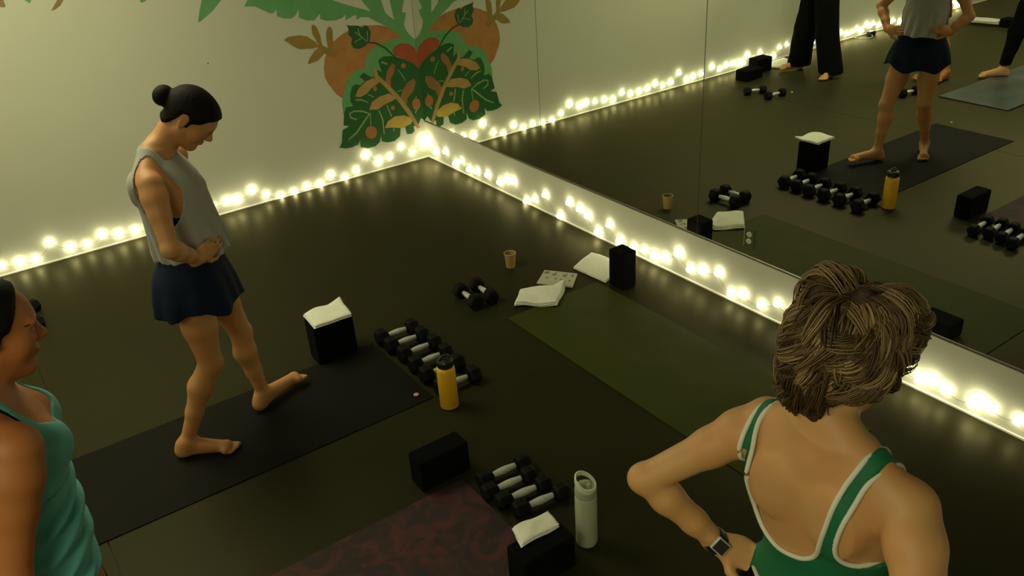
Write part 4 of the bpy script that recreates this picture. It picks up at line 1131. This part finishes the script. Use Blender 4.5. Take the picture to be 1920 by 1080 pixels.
# hair: a sculpted underlayer and several thousand tapered locks
def build_hair_blond():
    s = 1.0
    tmp = np.full_like(F.f, 0.09)
    Wl = lambda x, y, z: hc + HR @ va(x, y, z)
    e = lambda p, r, k=0.03: F.ell(Wl(*p), r, HR, k, tgt=tmp)
    e((0, -0.022, 0.045), (0.089, 0.102, 0.090), 0.02)
    e((-0.050, -0.035, 0.098), (0.050, 0.064, 0.048), 0.015)
    e((0.036, 0.000, 0.114), (0.050, 0.062, 0.048), 0.015)
    e((-0.005, 0.040, 0.080), (0.066, 0.045, 0.045))
    e((0, -0.070, -0.035), (0.068, 0.050, 0.070))
    e((0, -0.060, -0.095), (0.048, 0.036, 0.046), 0.03)
    e((-0.072, -0.020, 0.005), (0.028, 0.050, 0.060))
    e((0.072, -0.020, 0.015), (0.028, 0.045, 0.050))
    lo, hi = hc - 0.2, hc + 0.2
    sl, X, Y, Z = F.sub(lo, hi)
    x, y, z = X - hc[0], Y - hc[1], Z - hc[2]
    lx = x * HR[0, 0] + y * HR[1, 0] + z * HR[2, 0]
    ly = x * HR[0, 1] + y * HR[1, 1] + z * HR[2, 1]
    lz = x * HR[0, 2] + y * HR[1, 2] + z * HR[2, 2]
    # keep the face and the ears clear
    face = np.minimum(np.minimum(0.055 - ly, 0.085 - lz) * -1, 9)
    cut = np.maximum(ly - 0.045, -(lz - 0.075))     # >0 both: outside hair
    keep = np.minimum(ly - 0.048, 0.072 - lz)         # positive in the face region
    wob = 0.009 * np.sin(lx * 62 + ly * 40) * np.sin(lz * 55 - lx * 30) + 0.004 * np.sin(ly * 110 + lz * 60)
    d = np.maximum(tmp[sl] + wob, keep)
    F.emit('hair', d.astype(f32), M['hair_base'], lo, hi)
    # locks: clumps of strands that start together, arch over the underlayer and meet at a tip
    C0 = va(0, -0.020, 0.030)
    def surf(V):
        """radius of the underlayer along unit head-frame directions V (n,3)"""
        r = np.full(len(V), 0.04); done = np.zeros(len(V), bool)
        for stp in range(48):
            P = hc + (HR @ (C0 + V * r[:, None]).T).T
            q_ = ((P - F.lo) / F.h).round().astype(int)
            for a_ in range(3): q_[:, a_] = np.clip(q_[:, a_], 0, F.f.shape[a_] - 1)
            val = tmp[q_[:, 0], q_[:, 1], q_[:, 2]]
            done |= val > -0.001
            r = np.where(done, r, r + 0.003)
        return r
    q = va(0.05, -0.30, 0.95); q /= np.linalg.norm(q)
    verts = []; quads = []; tint = []
    K = 9
    made = 0; tries = 0
    while made < 720 and tries < 12000:
        tries += 1
        v = rng.normal(size=3); v /= np.linalg.norm(v)
        if v[1] > 0.42 and v[2] < 0.45: continue
        if v[2] < -0.93: continue
        if v[2] < -0.25 and v[1] > -0.15: continue
        made += 1
        low = min(1.0, max(0.0, 0.10 - v[2]) * 1.6)
        t0 = v - q * (v @ q); nt = np.linalg.norm(t0)
        t0 = t0 / nt - v * (t0 @ v / max(nt, 1e-6)); t0 /= np.linalg.norm(t0) + 1e-9
        sw = np.cross(v, t0)
        lat = 1.15 * math.sin(v[0] * 4.1 + 1.3) * math.cos(v[1] * 3.3 + v[2] * 2.7) + rng.normal() * 0.26
        lat *= (1 - 0.55 * low)
        dirv = t0 * math.cos(lat) + sw * math.sin(lat)
        curl = (0.9 * math.sin(v[0] * 3.1 - v[1] * 4.0 + v[2] * 2.0) + rng.normal() * 0.45) * (1 - 0.5 * low)
        length = (0.95 - 0.42 * low) * (0.7 + 0.55 * rng.random())
        lift = (0.002 + 0.018 * rng.random() ** 1.8) * (1 - 0.80 * low)
        tone = rng.random() ** 1.2
        rad = 0.012 + 0.014 * rng.random()
        pv = [v.copy()]; fr = []
        p = v.copy(); d_ = dirv.copy()
        for k in range(K):
            fr.append((p.copy(), d_.copy()))
            bend = curl / K
            d_ = d_ * math.cos(bend) + np.cross(p, d_) * math.sin(bend)
            p = p + d_ * length / (K - 1); p /= np.linalg.norm(p)
            d_ = d_ - p * (d_ @ p); d_ /= np.linalg.norm(d_)
        V = np.array([f_[0] for f_ in fr])
        r = surf(V)
        r = np.convolve(np.pad(r, 2, mode='edge'), np.ones(5) / 5, 'valid')
        us = np.linspace(0, 1, K)
        hgt = lift * np.sin(us * 2.6 + 0.15) + 0.001
        cen = C0 + V * (r + hgt)[:, None]
        dirs = np.array([f_[1] for f_ in fr])
        side = np.cross(V, dirs)
        NS = 15 if rng.random() < 0.75 else 8
        for j in range(NS):
            an = rng.random() * 6.283; ro = rad * math.sqrt(rng.random())
            off_s = ro * math.cos(an); off_n = abs(ro * math.sin(an)) * 0.55
            shrink = 1 - (0.35 + 0.35 * (made % 3) / 2) * us ** 1.5
            path = cen + side * (off_s * shrink)[:, None] + V * (off_n * np.sin(us * 2.8 + 0.2) * shrink)[:, None]
            path = path + side * (0.0022 * np.sin(us * 7 + an) * us)[:, None] + V * (0.0015 * np.sin(us * 8 + 2 * an) * us)[:, None]
            w0 = 0.0008 + 0.0009 * rng.random()
            base = len(verts)
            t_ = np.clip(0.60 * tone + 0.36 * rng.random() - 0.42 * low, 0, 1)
            PW = hc + (HR @ path.T).T
            Vw = (HR @ V.T).T; Sw = (HR @ side.T).T
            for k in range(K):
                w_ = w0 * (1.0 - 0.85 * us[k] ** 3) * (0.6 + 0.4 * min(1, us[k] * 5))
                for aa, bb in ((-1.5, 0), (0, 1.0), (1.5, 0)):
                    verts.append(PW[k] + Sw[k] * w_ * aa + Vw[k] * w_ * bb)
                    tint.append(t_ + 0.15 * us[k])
            for k in range(K - 1):
                for jj in range(3):
                    j2 = (jj + 1) % 3
                    quads.append((base + k * 3 + jj, base + k * 3 + j2, base + k * 3 + 3 + j2, base + k * 3 + 3 + jj))
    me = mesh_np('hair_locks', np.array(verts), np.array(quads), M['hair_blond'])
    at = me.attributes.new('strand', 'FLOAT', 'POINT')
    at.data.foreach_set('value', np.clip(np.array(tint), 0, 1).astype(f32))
    o = bpy.data.objects.new('hair_locks', me)
    COL.objects.link(o); o.parent = F.root
    o['kind'] = 'stuff'
build_hair_blond()

# ============================================================ the walking woman in grey and navy
F = Fig((2.76, -2.69, 0.006), math.radians(-32), 0.0065, (-0.46, -0.42, 0.0), (0.46, 0.46, 1.72),
        'person with dark bun, grey top and navy shorts walking barefoot on black mat')
L = F.L
tab = [(0.76, 0.15, 0.105, 0, 0.0), (0.84, 0.170, 0.118, 0, -0.002), (0.92, 0.150, 0.105, 0, 0.004), (0.99, 0.122, 0.088, 0, 0.012), (1.06, 0.120, 0.088, 0, 0.014),
       (1.16, 0.138, 0.098, 0, 0.004), (1.25, 0.156, 0.104, 0, -0.012), (1.31, 0.160, 0.094, 0, -0.028), (1.355, 0.125, 0.070, 0, -0.034), (1.39, 0.070, 0.054, 0, -0.030), (1.405, 0.05, 0.05, 0, -0.026)]
F.torso(tab, 2.35)
for sx in (-1, 1):
    F.ell((sx * 0.060, 0.066, 1.215), (0.052, 0.045, 0.054), None, 0.04)
    F.ell((sx * 0.080, -0.110, 1.27), (0.045, 0.020, 0.060), None, 0.04)
    F.ell((sx * 0.070, -0.066, 0.86), (0.070, 0.068, 0.080), None, 0.03)
hc = L((2.775, -2.555, 1.515)) + va(0, 0, 0)
HR = Rot(0.0, 0.86, 0.0)
F.cone((0, -0.030, 1.375), hc + HR @ va(0, -0.035, -0.058), 0.056, 0.049, 0.03)
for sx in (-1, 1):
    F.cone((sx * 0.035, -0.035, 1.42), (sx * 0.150, -0.030, 1.345), 0.028, 0.036, 0.045)
torso = F.f.copy()
shR, elR, wrR = L((2.905, -2.792, 1.330)), L((3.020, -2.805, 1.100)), L((2.955, -2.700, 1.000))
shL, elL, wrL = L((2.618, -2.612, 1.330)), L((2.425, -2.655, 1.130)), L((2.560, -2.560, 0.990))
F.arm(shR, elR, wrR, 0.97); F.arm(shL, elL, wrL, 0.97)
F.hand(wrR, L((2.925, -2.600, 1.035)) - wrR, L((2.76, -2.64, 1.0)) - L((2.91, -2.63, 1.0)), 0.28, 0.95, thumb=1)
F.hand(wrL, L((2.665, -2.520, 1.00)) - wrL, L((2.76, -2.64, 1.0)) - L((2.62, -2.54, 1.0)), 0.28, 0.95, thumb=-1)
hipR, knR, anR, toR = va(0.088, -0.01, 0.82), L((2.835, -2.735, 0.455)), L((2.795, -2.915, 0.085)), L((2.905, -2.735, 0.028))
hipL, knL, anL, toL = va(-0.085, 0.01, 0.82), L((2.655, -2.535, 0.450)), L((2.655, -2.500, 0.090)), L((2.575, -2.270, 0.055))
F.leg(hipR, knR, anR, toR, 0.98); F.toes(anR, toR + va(0, 0, -0.004), 1)
F.leg(hipL, knL, anL, toL, 0.98); F.toes(anL, toL + va(0, 0, -0.002), -1)
W = F.head(hc, HR, 0.98)
F.emit('body', F.f, M['skin_warm'])
full = F.f
# bun and pulled back hair
bun = np.full_like(F.f, 0.09)
F.ell(hc + HR @ va(0, -0.128, 0.000), (0.044, 0.040, 0.044), HR, 0.01, tgt=bun)
F.ell(hc + HR @ va(0, -0.098, 0.002), (0.026, 0.024, 0.026), HR, 0.02, tgt=bun)
hair_shell(F, W, HR, hc, 0.98, full, HAIRLINE, 0.013, M['dark_hair'], extra=bun, rad=0.19)
F.face_bits(W, HR, 0.98, M['brow'], full)
# bra band under the low armholes
lo, hi = va(-0.19, -0.19, 1.0), va(0.19, 0.19, 1.45)
sl, X, Y, Z = F.sub(lo, hi)
band = np.maximum(torso[sl] - 0.0035, np.maximum(Z - (1.170 - 0.2 * (Y + 0.0)), 1.125 - 0.2 * Y - Z) + 0 * X)
F.emit('bra_band', band.astype(f32), M['black_fabric'], lo, hi)
# loose cropped top
tk = np.full_like(F.f, 0.09)
ttab = [(0.955, 0.152, 0.158, 0, 0.018), (1.02, 0.150, 0.152, 0, 0.014), (1.10, 0.154, 0.142, 0, 0.006), (1.20, 0.165, 0.132, 0, -0.004), (1.28, 0.166, 0.120, 0, -0.014),
        (1.34, 0.150, 0.094, 0, -0.028), (1.385, 0.100, 0.070, 0, -0.034), (1.42, 0.062, 0.056, 0, -0.030)]
F.torso(ttab, 2.2, 0.01, tk, wrinkle=lambda X, Y, Z: (0.006 * np.sin(16 * np.arctan2(Y, X) + Z * 12) * np.clip((1.15 - Z) / 0.15, 0, 1)).astype(f32))
sl, X, Y, Z = F.sub((-0.26, -0.26, 0.94), (0.26, 0.26, 1.47))
base = np.minimum(tk[sl], torso[sl] - 0.005)
hole = (np.sqrt(((Y + 0.005) / 0.085) ** 2 + ((Z - 1.270) / 0.150) ** 2) - 1) * 0.085
side = 0.100 - np.abs(X)
ah = np.maximum(hole, side + 0 * Z)
neck = (np.sqrt(X ** 2 + (Y + 0.005) ** 2) - 0.068) + 0 * Z
neckc = np.maximum(neck, 1.375 - Z)
top = np.maximum(np.maximum(base, -ah), -neckc)
top = np.maximum(top, np.maximum(0.962 + 0.004 * np.sin(9 * np.arctan2(Y, X)) - Z, Z - 1.44))
# leave the arms free
F.emit('tank_top', top.astype(f32), M['grey_knit'], (-0.26, -0.26, 0.94), (0.26, 0.26, 1.47))
# flared running shorts
sh = np.full_like(F.f, 0.09)
stab = [(0.60, 0.232, 0.180, 0, -0.008), (0.70, 0.228, 0.176, 0, -0.008), (0.80, 0.212, 0.166, 0, -0.012), (0.88, 0.186, 0.150, 0, -0.014), (0.94, 0.156, 0.120, 0, -0.004), (0.985, 0.134, 0.102, 0, 0.010)]
F.torso(stab, 2.3, 0.01, sh, wrinkle=lambda X, Y, Z: (0.009 * np.sin(11 * np.arctan2(Y, X) + 1.0) * np.clip((0.90 - Z) / 0.25, 0, 1)).astype(f32))
lo, hi = va(-0.3, -0.26, 0.6), va(0.3, 0.26, 1.0)
sl, X, Y, Z = F.sub(lo, hi)
th = np.arctan2(Y, X)
st = np.maximum(sh[sl], (0.712 + 0.012 * np.sin(5 * th + 0.6) - 0.05 * np.exp(-((np.abs(X) - 0.2) / 0.04) ** 2) * -0.6) - Z)
# inner hollow so that the hem reads as cloth around two legs
F.emit('running_shorts', st.astype(f32), M['navy'], lo, hi)

# ============================================================ the woman in teal at the left edge
F = Fig((4.20, -3.49, 0.006), 0.0, 0.0050, (-0.32, -0.34, 0.0), (0.36, 0.26, 1.70),
        'person in profile at the left edge wearing a teal tank top')
L = F.L
def wr_teal(X, Y, Z):
    a = np.sin((Z - 0.42 * Y + 0.10 * X) * 92 + 2.0 * np.sin(X * 14 + Z * 9))
    b = np.sin((Z - 0.55 * Y) * 150 + 3 * np.sin(Z * 21 + X * 8))
    m = np.clip((1.135 - Z) / 0.05, 0, 1) * np.clip((Z - 0.80) / 0.06, 0, 1) * np.clip((Y + 0.10) / 0.12, 0.15, 1)
    return (-(0.0078 * a + 0.0036 * b) * m).astype(f32)
tab = [(0.72, 0.172, 0.118, 0, -0.045), (0.82, 0.188, 0.126, 0, -0.042), (0.92, 0.178, 0.116, 0, -0.026), (1.00, 0.165, 0.112, 0, -0.014), (1.06, 0.158, 0.104, 0, -0.010), (1.13, 0.158, 0.106, 0, -0.008), (1.20, 0.170, 0.118, 0, -0.006), (1.27, 0.178, 0.112, 0, -0.012), (1.32, 0.165, 0.092, 0, -0.018), (1.36, 0.115, 0.068, 0, -0.020), (1.39, 0.065, 0.056, 0, -0.016)]
F.torso(tab, 2.3, wrinkle=wr_teal)
for sx in (-1, 1):
    F.ell((sx * 0.078, 0.062, 1.228), (0.074, 0.064, 0.066), None, 0.02)
    F.ell((sx * 0.085, -0.105, 0.85), (0.090, 0.080, 0.095), None, 0.03)
hc = L((4.20, -3.446, 1.520))
HR = Rot(-0.02, 0.20, 0.0)
F.cone((0, -0.012, 1.36), hc + HR @ va(0, -0.022, -0.062), 0.064, 0.056, 0.03)
for sx in (-1, 1):
    F.cone((sx * 0.04, -0.018, 1.405), (sx * 0.165, -0.015, 1.335), 0.032, 0.040, 0.045)
torso = F.f.copy()
shR = L((4.390, -3.480, 1.320))
shL, elL, wrL = L((4.015, -3.505, 1.315)), L((3.960, -3.640, 1.055)), L((4.000, -3.470, 0.900))
elR = L((4.450, -3.575, 1.050)); wrR = L((4.455, -3.640, 0.820))
elL = L((3.955, -3.610, 1.045)); wrL = L((3.945, -3.600, 0.810))
F.arm(shR, elR, wrR, 1.26); F.arm(shL, elL, wrL, 1.16)
F.hand(wrR, va(0.02, 0.10, -1), va(-1, 0.1, 0), 0.45, 1.0, thumb=1)
F.hand(wrL, va(-0.02, 0.10, -1), va(1, 0.1, 0), 0.45, 1.0, thumb=-1)
for sx in (-1, 1):
    an = va(sx * 0.10, -0.03, 0.086); to = va(sx * 0.125, 0.155, 0.032)
    F.leg(va(sx * 0.098, -0.01, 0.80), va(sx * 0.105, 0.01, 0.45), an, to, 1.12)
    F.toes(an, to - va(0, 0, 0.004), sx)
W = F.head(hc, HR, 1.0, nose=1.0)
F.emit('body', F.f, M['skin_tan'])
full = F.f
bun = np.full_like(F.f, 0.09)
F.ell(hc + HR @ va(0, -0.128, 0.01), (0.034, 0.034, 0.036), HR, 0.01, tgt=bun)
hair_shell(F, W, HR, hc, 1.0, full, HAIRLINE_HIGH, 0.013, M['dark_hair'], extra=bun, rad=0.19)
F.face_bits(W, HR, 1.0, M['brow'], full)
# teal tank: outline drawn in side view and from the front
lo, hi = va(-0.24, -0.24, 0.74), va(0.24, 0.24, 1.46)
sl, X, Y, Z = F.sub(lo, hi)
neckline = [(-.098, 1.50), (-.102, 1.36), (-.095, 1.300), (-.06, 1.262), (0, 1.250), (.06, 1.262), (.095, 1.300), (.102, 1.36), (.098, 1.50), (.120, 1.50), (.124, 1.38), (.128, 1.33), (.148, 1.29), (.178, 1.26), (.26, 1.25), (.26, 1.20), (.26, 1.20),
            (.26, .76), (-.26, .76), (-.26, 1.20), (-.172, 1.205), (-.140, 1.24), (-.126, 1.31), (-.128, 1.38), (-.126, 1.50)]
g = poly_sdf(X[:, :, 0][:, :, None], Z, neckline)
tk = np.maximum(np.maximum(full[sl] - 0.0045, g + 0 * Y), np.maximum(torso[sl] - 0.007, -1))
tk = np.maximum(tk, 0.775 + 0.004 * np.sin(np.arctan2(Y, X) * 8) - Z)
tt = F.emit('tank_top', tk.astype(f32), M['teal'], lo, hi)
# under-bust band seam, black bra strap showing beside the teal one
seam = np.maximum(torso[sl] - 0.0075, np.abs(Z - (1.128 + 0.10 * np.clip(Y, -0.05, 0.12)) + 0 * X) - 0.0035)
F.emit('seam', seam.astype(f32), M['teal'], lo, hi, parent=tt)
for sx in (-1, 1):
    bs = np.maximum(full[sl] - 0.003, np.maximum(np.abs(X * sx - 0.128 + 0 * Z) - 0.004, 1.30 - Z) + 0 * Y)
    F.emit('bra_strap', bs.astype(f32), M['black_fabric'], lo, hi)
lo, hi = va(-0.26, -0.30, 0.05), va(0.26, 0.22, 0.84)
sl, X, Y, Z = F.sub(lo, hi)
lg = np.maximum(full[sl] - 0.003, np.maximum(Z - 0.80, 0.14 - Z) + 0 * X)
lg = np.maximum(lg, np.where(Z > 0.75, torso[sl] - 0.03, -1))
lg = np.maximum(lg, (np.abs(X) - 0.215) + 0 * Y + 0 * Z)
F.emit('leggings', lg.astype(f32), M['black_fabric'], lo, hi)
# small tattoo below the collarbone
lo, hi = va(0.02, 0.0, 1.28), va(0.12, 0.16, 1.38)
tmp = np.full_like(F.f, 0.09)
for a, b in (((0.062, 0.06, 1.327), (0.072, 0.07, 1.320)), ((0.072, 0.07, 1.320), (0.068, 0.09, 1.313)), ((0.074, 0.07, 1.318), (0.084, 0.08, 1.316))):
    F.cone(a, b, 0.003, 0.003, 0.001, tgt=tmp, flat=((0, 0.5, 1), 4.0))
sl, X, Y, Z = F.sub(lo, hi)
F.emit('tattoo', np.maximum(full[sl] - 0.0008, tmp[sl]), M['tattoo'], lo, hi)

# ============================================================ people seen only in the mirror
def simple_person(origin, phi, label, feet, top, bottom, flare, skin, bare=False, h=0.010, arms='hips', lean=0.0, head_pitch=0.2, shorts=False, sw=1.0):
    F = Fig(origin, phi, h, (-0.50, -0.45, 0.0), (0.50, 0.45, 1.76), label)
    L = F.L
    t = [(0.78, 0.155, 0.110, 0, 0), (0.86, 0.172, 0.120, 0, 0), (0.98, 0.135, 0.098, 0, 0), (1.10, 0.135, 0.100, 0, 0), (1.25, 0.162, 0.112, 0, -0.01), (1.33, 0.158, 0.088, 0, -0.02), (1.38, 0.09, 0.06, 0, -0.02), (1.41, 0.055, 0.05, 0, -0.015)]
    F.torso([(z, w * sw, d * sw, cx, cy) for z, w, d, cx, cy in t], 2.3)
    for sx in (-1, 1): F.ell((sx * 0.078, -0.06, 0.87), (0.08, 0.075, 0.085), None, 0.03)
    hc = va(0, 0.02, 1.54); HR = Rot(0, head_pitch, 0)
    F.cone((0, -0.02, 1.38), hc + HR @ va(0, -0.03, -0.06), 0.058, 0.052, 0.03)
    for sx in (-1, 1): F.cone((sx * 0.04, -0.02, 1.41), (sx * 0.165, -0.01, 1.345), 0.03, 0.038, 0.045)
    torso = F.f.copy()
    for sx in (-1, 1):
        sh = va(sx * 0.178, -0.01, 1.33)
        if arms == 'hips':
            el, wr = va(sx * 0.36, -0.08, 1.12), va(sx * 0.20, 0.02, 0.98)
            F.arm(sh, el, wr, 1.0); F.hand(wr, va(-sx * 0.5, 0.85, -0.1), va(-sx, -0.4, 0), 0.3, 1.0, thumb=sx)
        elif arms == 'front':
            el, wr = va(sx * 0.20, 0.02, 1.06), va(sx * 0.07, 0.19, 1.02)
            F.arm(sh, el, wr, 1.0); F.hand(wr, va(-sx * 0.9, 0.35, 0.1), va(0, -1, 0), 0.4, 1.0, thumb=sx)
        else:
            el, wr = va(sx * 0.23, -0.05, 1.06), va(sx * 0.22, 0.04, 0.83)
            F.arm(sh, el, wr, 1.0); F.hand(wr, va(0, 0.15, -1), va(-sx, 0, 0), 0.4, 1.0, thumb=sx)
    for sx, (ax_, ay, tx, ty) in zip((-1, 1), feet):
        an = L((ax_, ay, 0.085)); to = L((tx, ty, 0.03))
        hip = va(sx * 0.09, 0, 0.84)
        kn = hip * 0.48 + an * 0.52 + va(0, 0.02, 0)
        F.leg(hip, kn, an, to, 1.02); F.toes(an, to, sx)
        if flare:
            F_leg = flare
    W = F.head(hc, HR, 1.0)
    F.emit('body', F.f, skin)
    full = F.f
    hair_shell(F, W, HR, hc, 1.0, full, HAIRLINE, 0.014, M['dark_hair'], rad=0.19)
    sl, X, Y, Z = F.sub((-0.3, -0.25, 0.9), (0.3, 0.25, 1.46))
    tp = np.maximum(torso[sl] - 0.008, np.maximum(0.95 - Z, Z - 1.39) + 0 * X)
    F.emit('top', tp.astype(f32), top, (-0.3, -0.25, 0.9), (0.3, 0.25, 1.46))
    # trousers
    tr = np.full_like(F.f, 0.09)
    F.torso([(0.80, 0.165, 0.125, 0, 0), (0.86, 0.182, 0.130, 0, 0), (0.92, 0.168, 0.118, 0, 0), (1.0, 0.140, 0.104, 0, 0)], 2.3, 0.02, tr)
    for sx in (-1, 1): F.ell((sx * 0.078, -0.06, 0.87), (0.088, 0.083, 0.093), None, 0.03, tgt=tr)
    end = 0.66 if shorts else 0.0
    for sx, (ax_, ay, tx, ty) in zip((-1, 1), feet):
        an = L((ax_, ay, 0.06)); hip = va(sx * 0.09, 0, 0.84); kn = hip * 0.48 + an * 0.52 + va(0, 0.02, 0)
        r0, r1, r2 = (0.100 + flare * 0.3, 0.078 + flare * 0.45, 0.046 + flare)
        F.cone(hip, kn, r0, r1, 0.03, tgt=tr); F.cone(kn, an, r1, r2, 0.02, tgt=tr)
    sl, X, Y, Z = F.sub((-0.48, -0.43, 0.03), (0.48, 0.43, 1.02))
    zz = 0.62 if shorts else (0.045 if flare > 0.02 else 0.11)
    tp = np.maximum(tr[sl] + 0.004 * np.sin(X * 60 + Z * 11) * np.sin(Y * 50 - Z * 7), np.maximum(zz - Z, Z - 0.99) + 0 * X)
    F.emit('shorts' if shorts else 'trousers', tp.astype(f32), bottom, (-0.48, -0.43, 0.03), (0.48, 0.43, 1.02))
    return F
simple_person((0.655, -4.34, 0.0), math.radians(18), 'person in wide black trousers, reflected beside two blocks and towel',
              [(0.44, -4.38, 0.36, -4.17), (0.90, -4.30, 0.95, -4.10)], M['black_fabric'], M['black_fabric'], 0.074, M['skin'], sw=1.12)
simple_person((2.30, -5.42, 0.0145), math.radians(20), 'person in black leggings on the blue grey mat, reflected at right',
              [(2.10, -5.37, 1.97, -5.18), (2.45, -5.62, 2.43, -5.40)], M['black_fabric'], M['black_fabric'], 0.0, M['skin'], arms='down')
simple_person((1.56, -4.80, 0.0), math.radians(5), 'person in shorts almost hidden behind the walking woman in the mirror',
              [(1.60, -4.90, 1.58, -4.70), (1.765, -4.94, 1.785, -4.74)], M['black_fabric'], M['maroon'], 0.02, M['skin_tan'], arms='front', shorts=True)
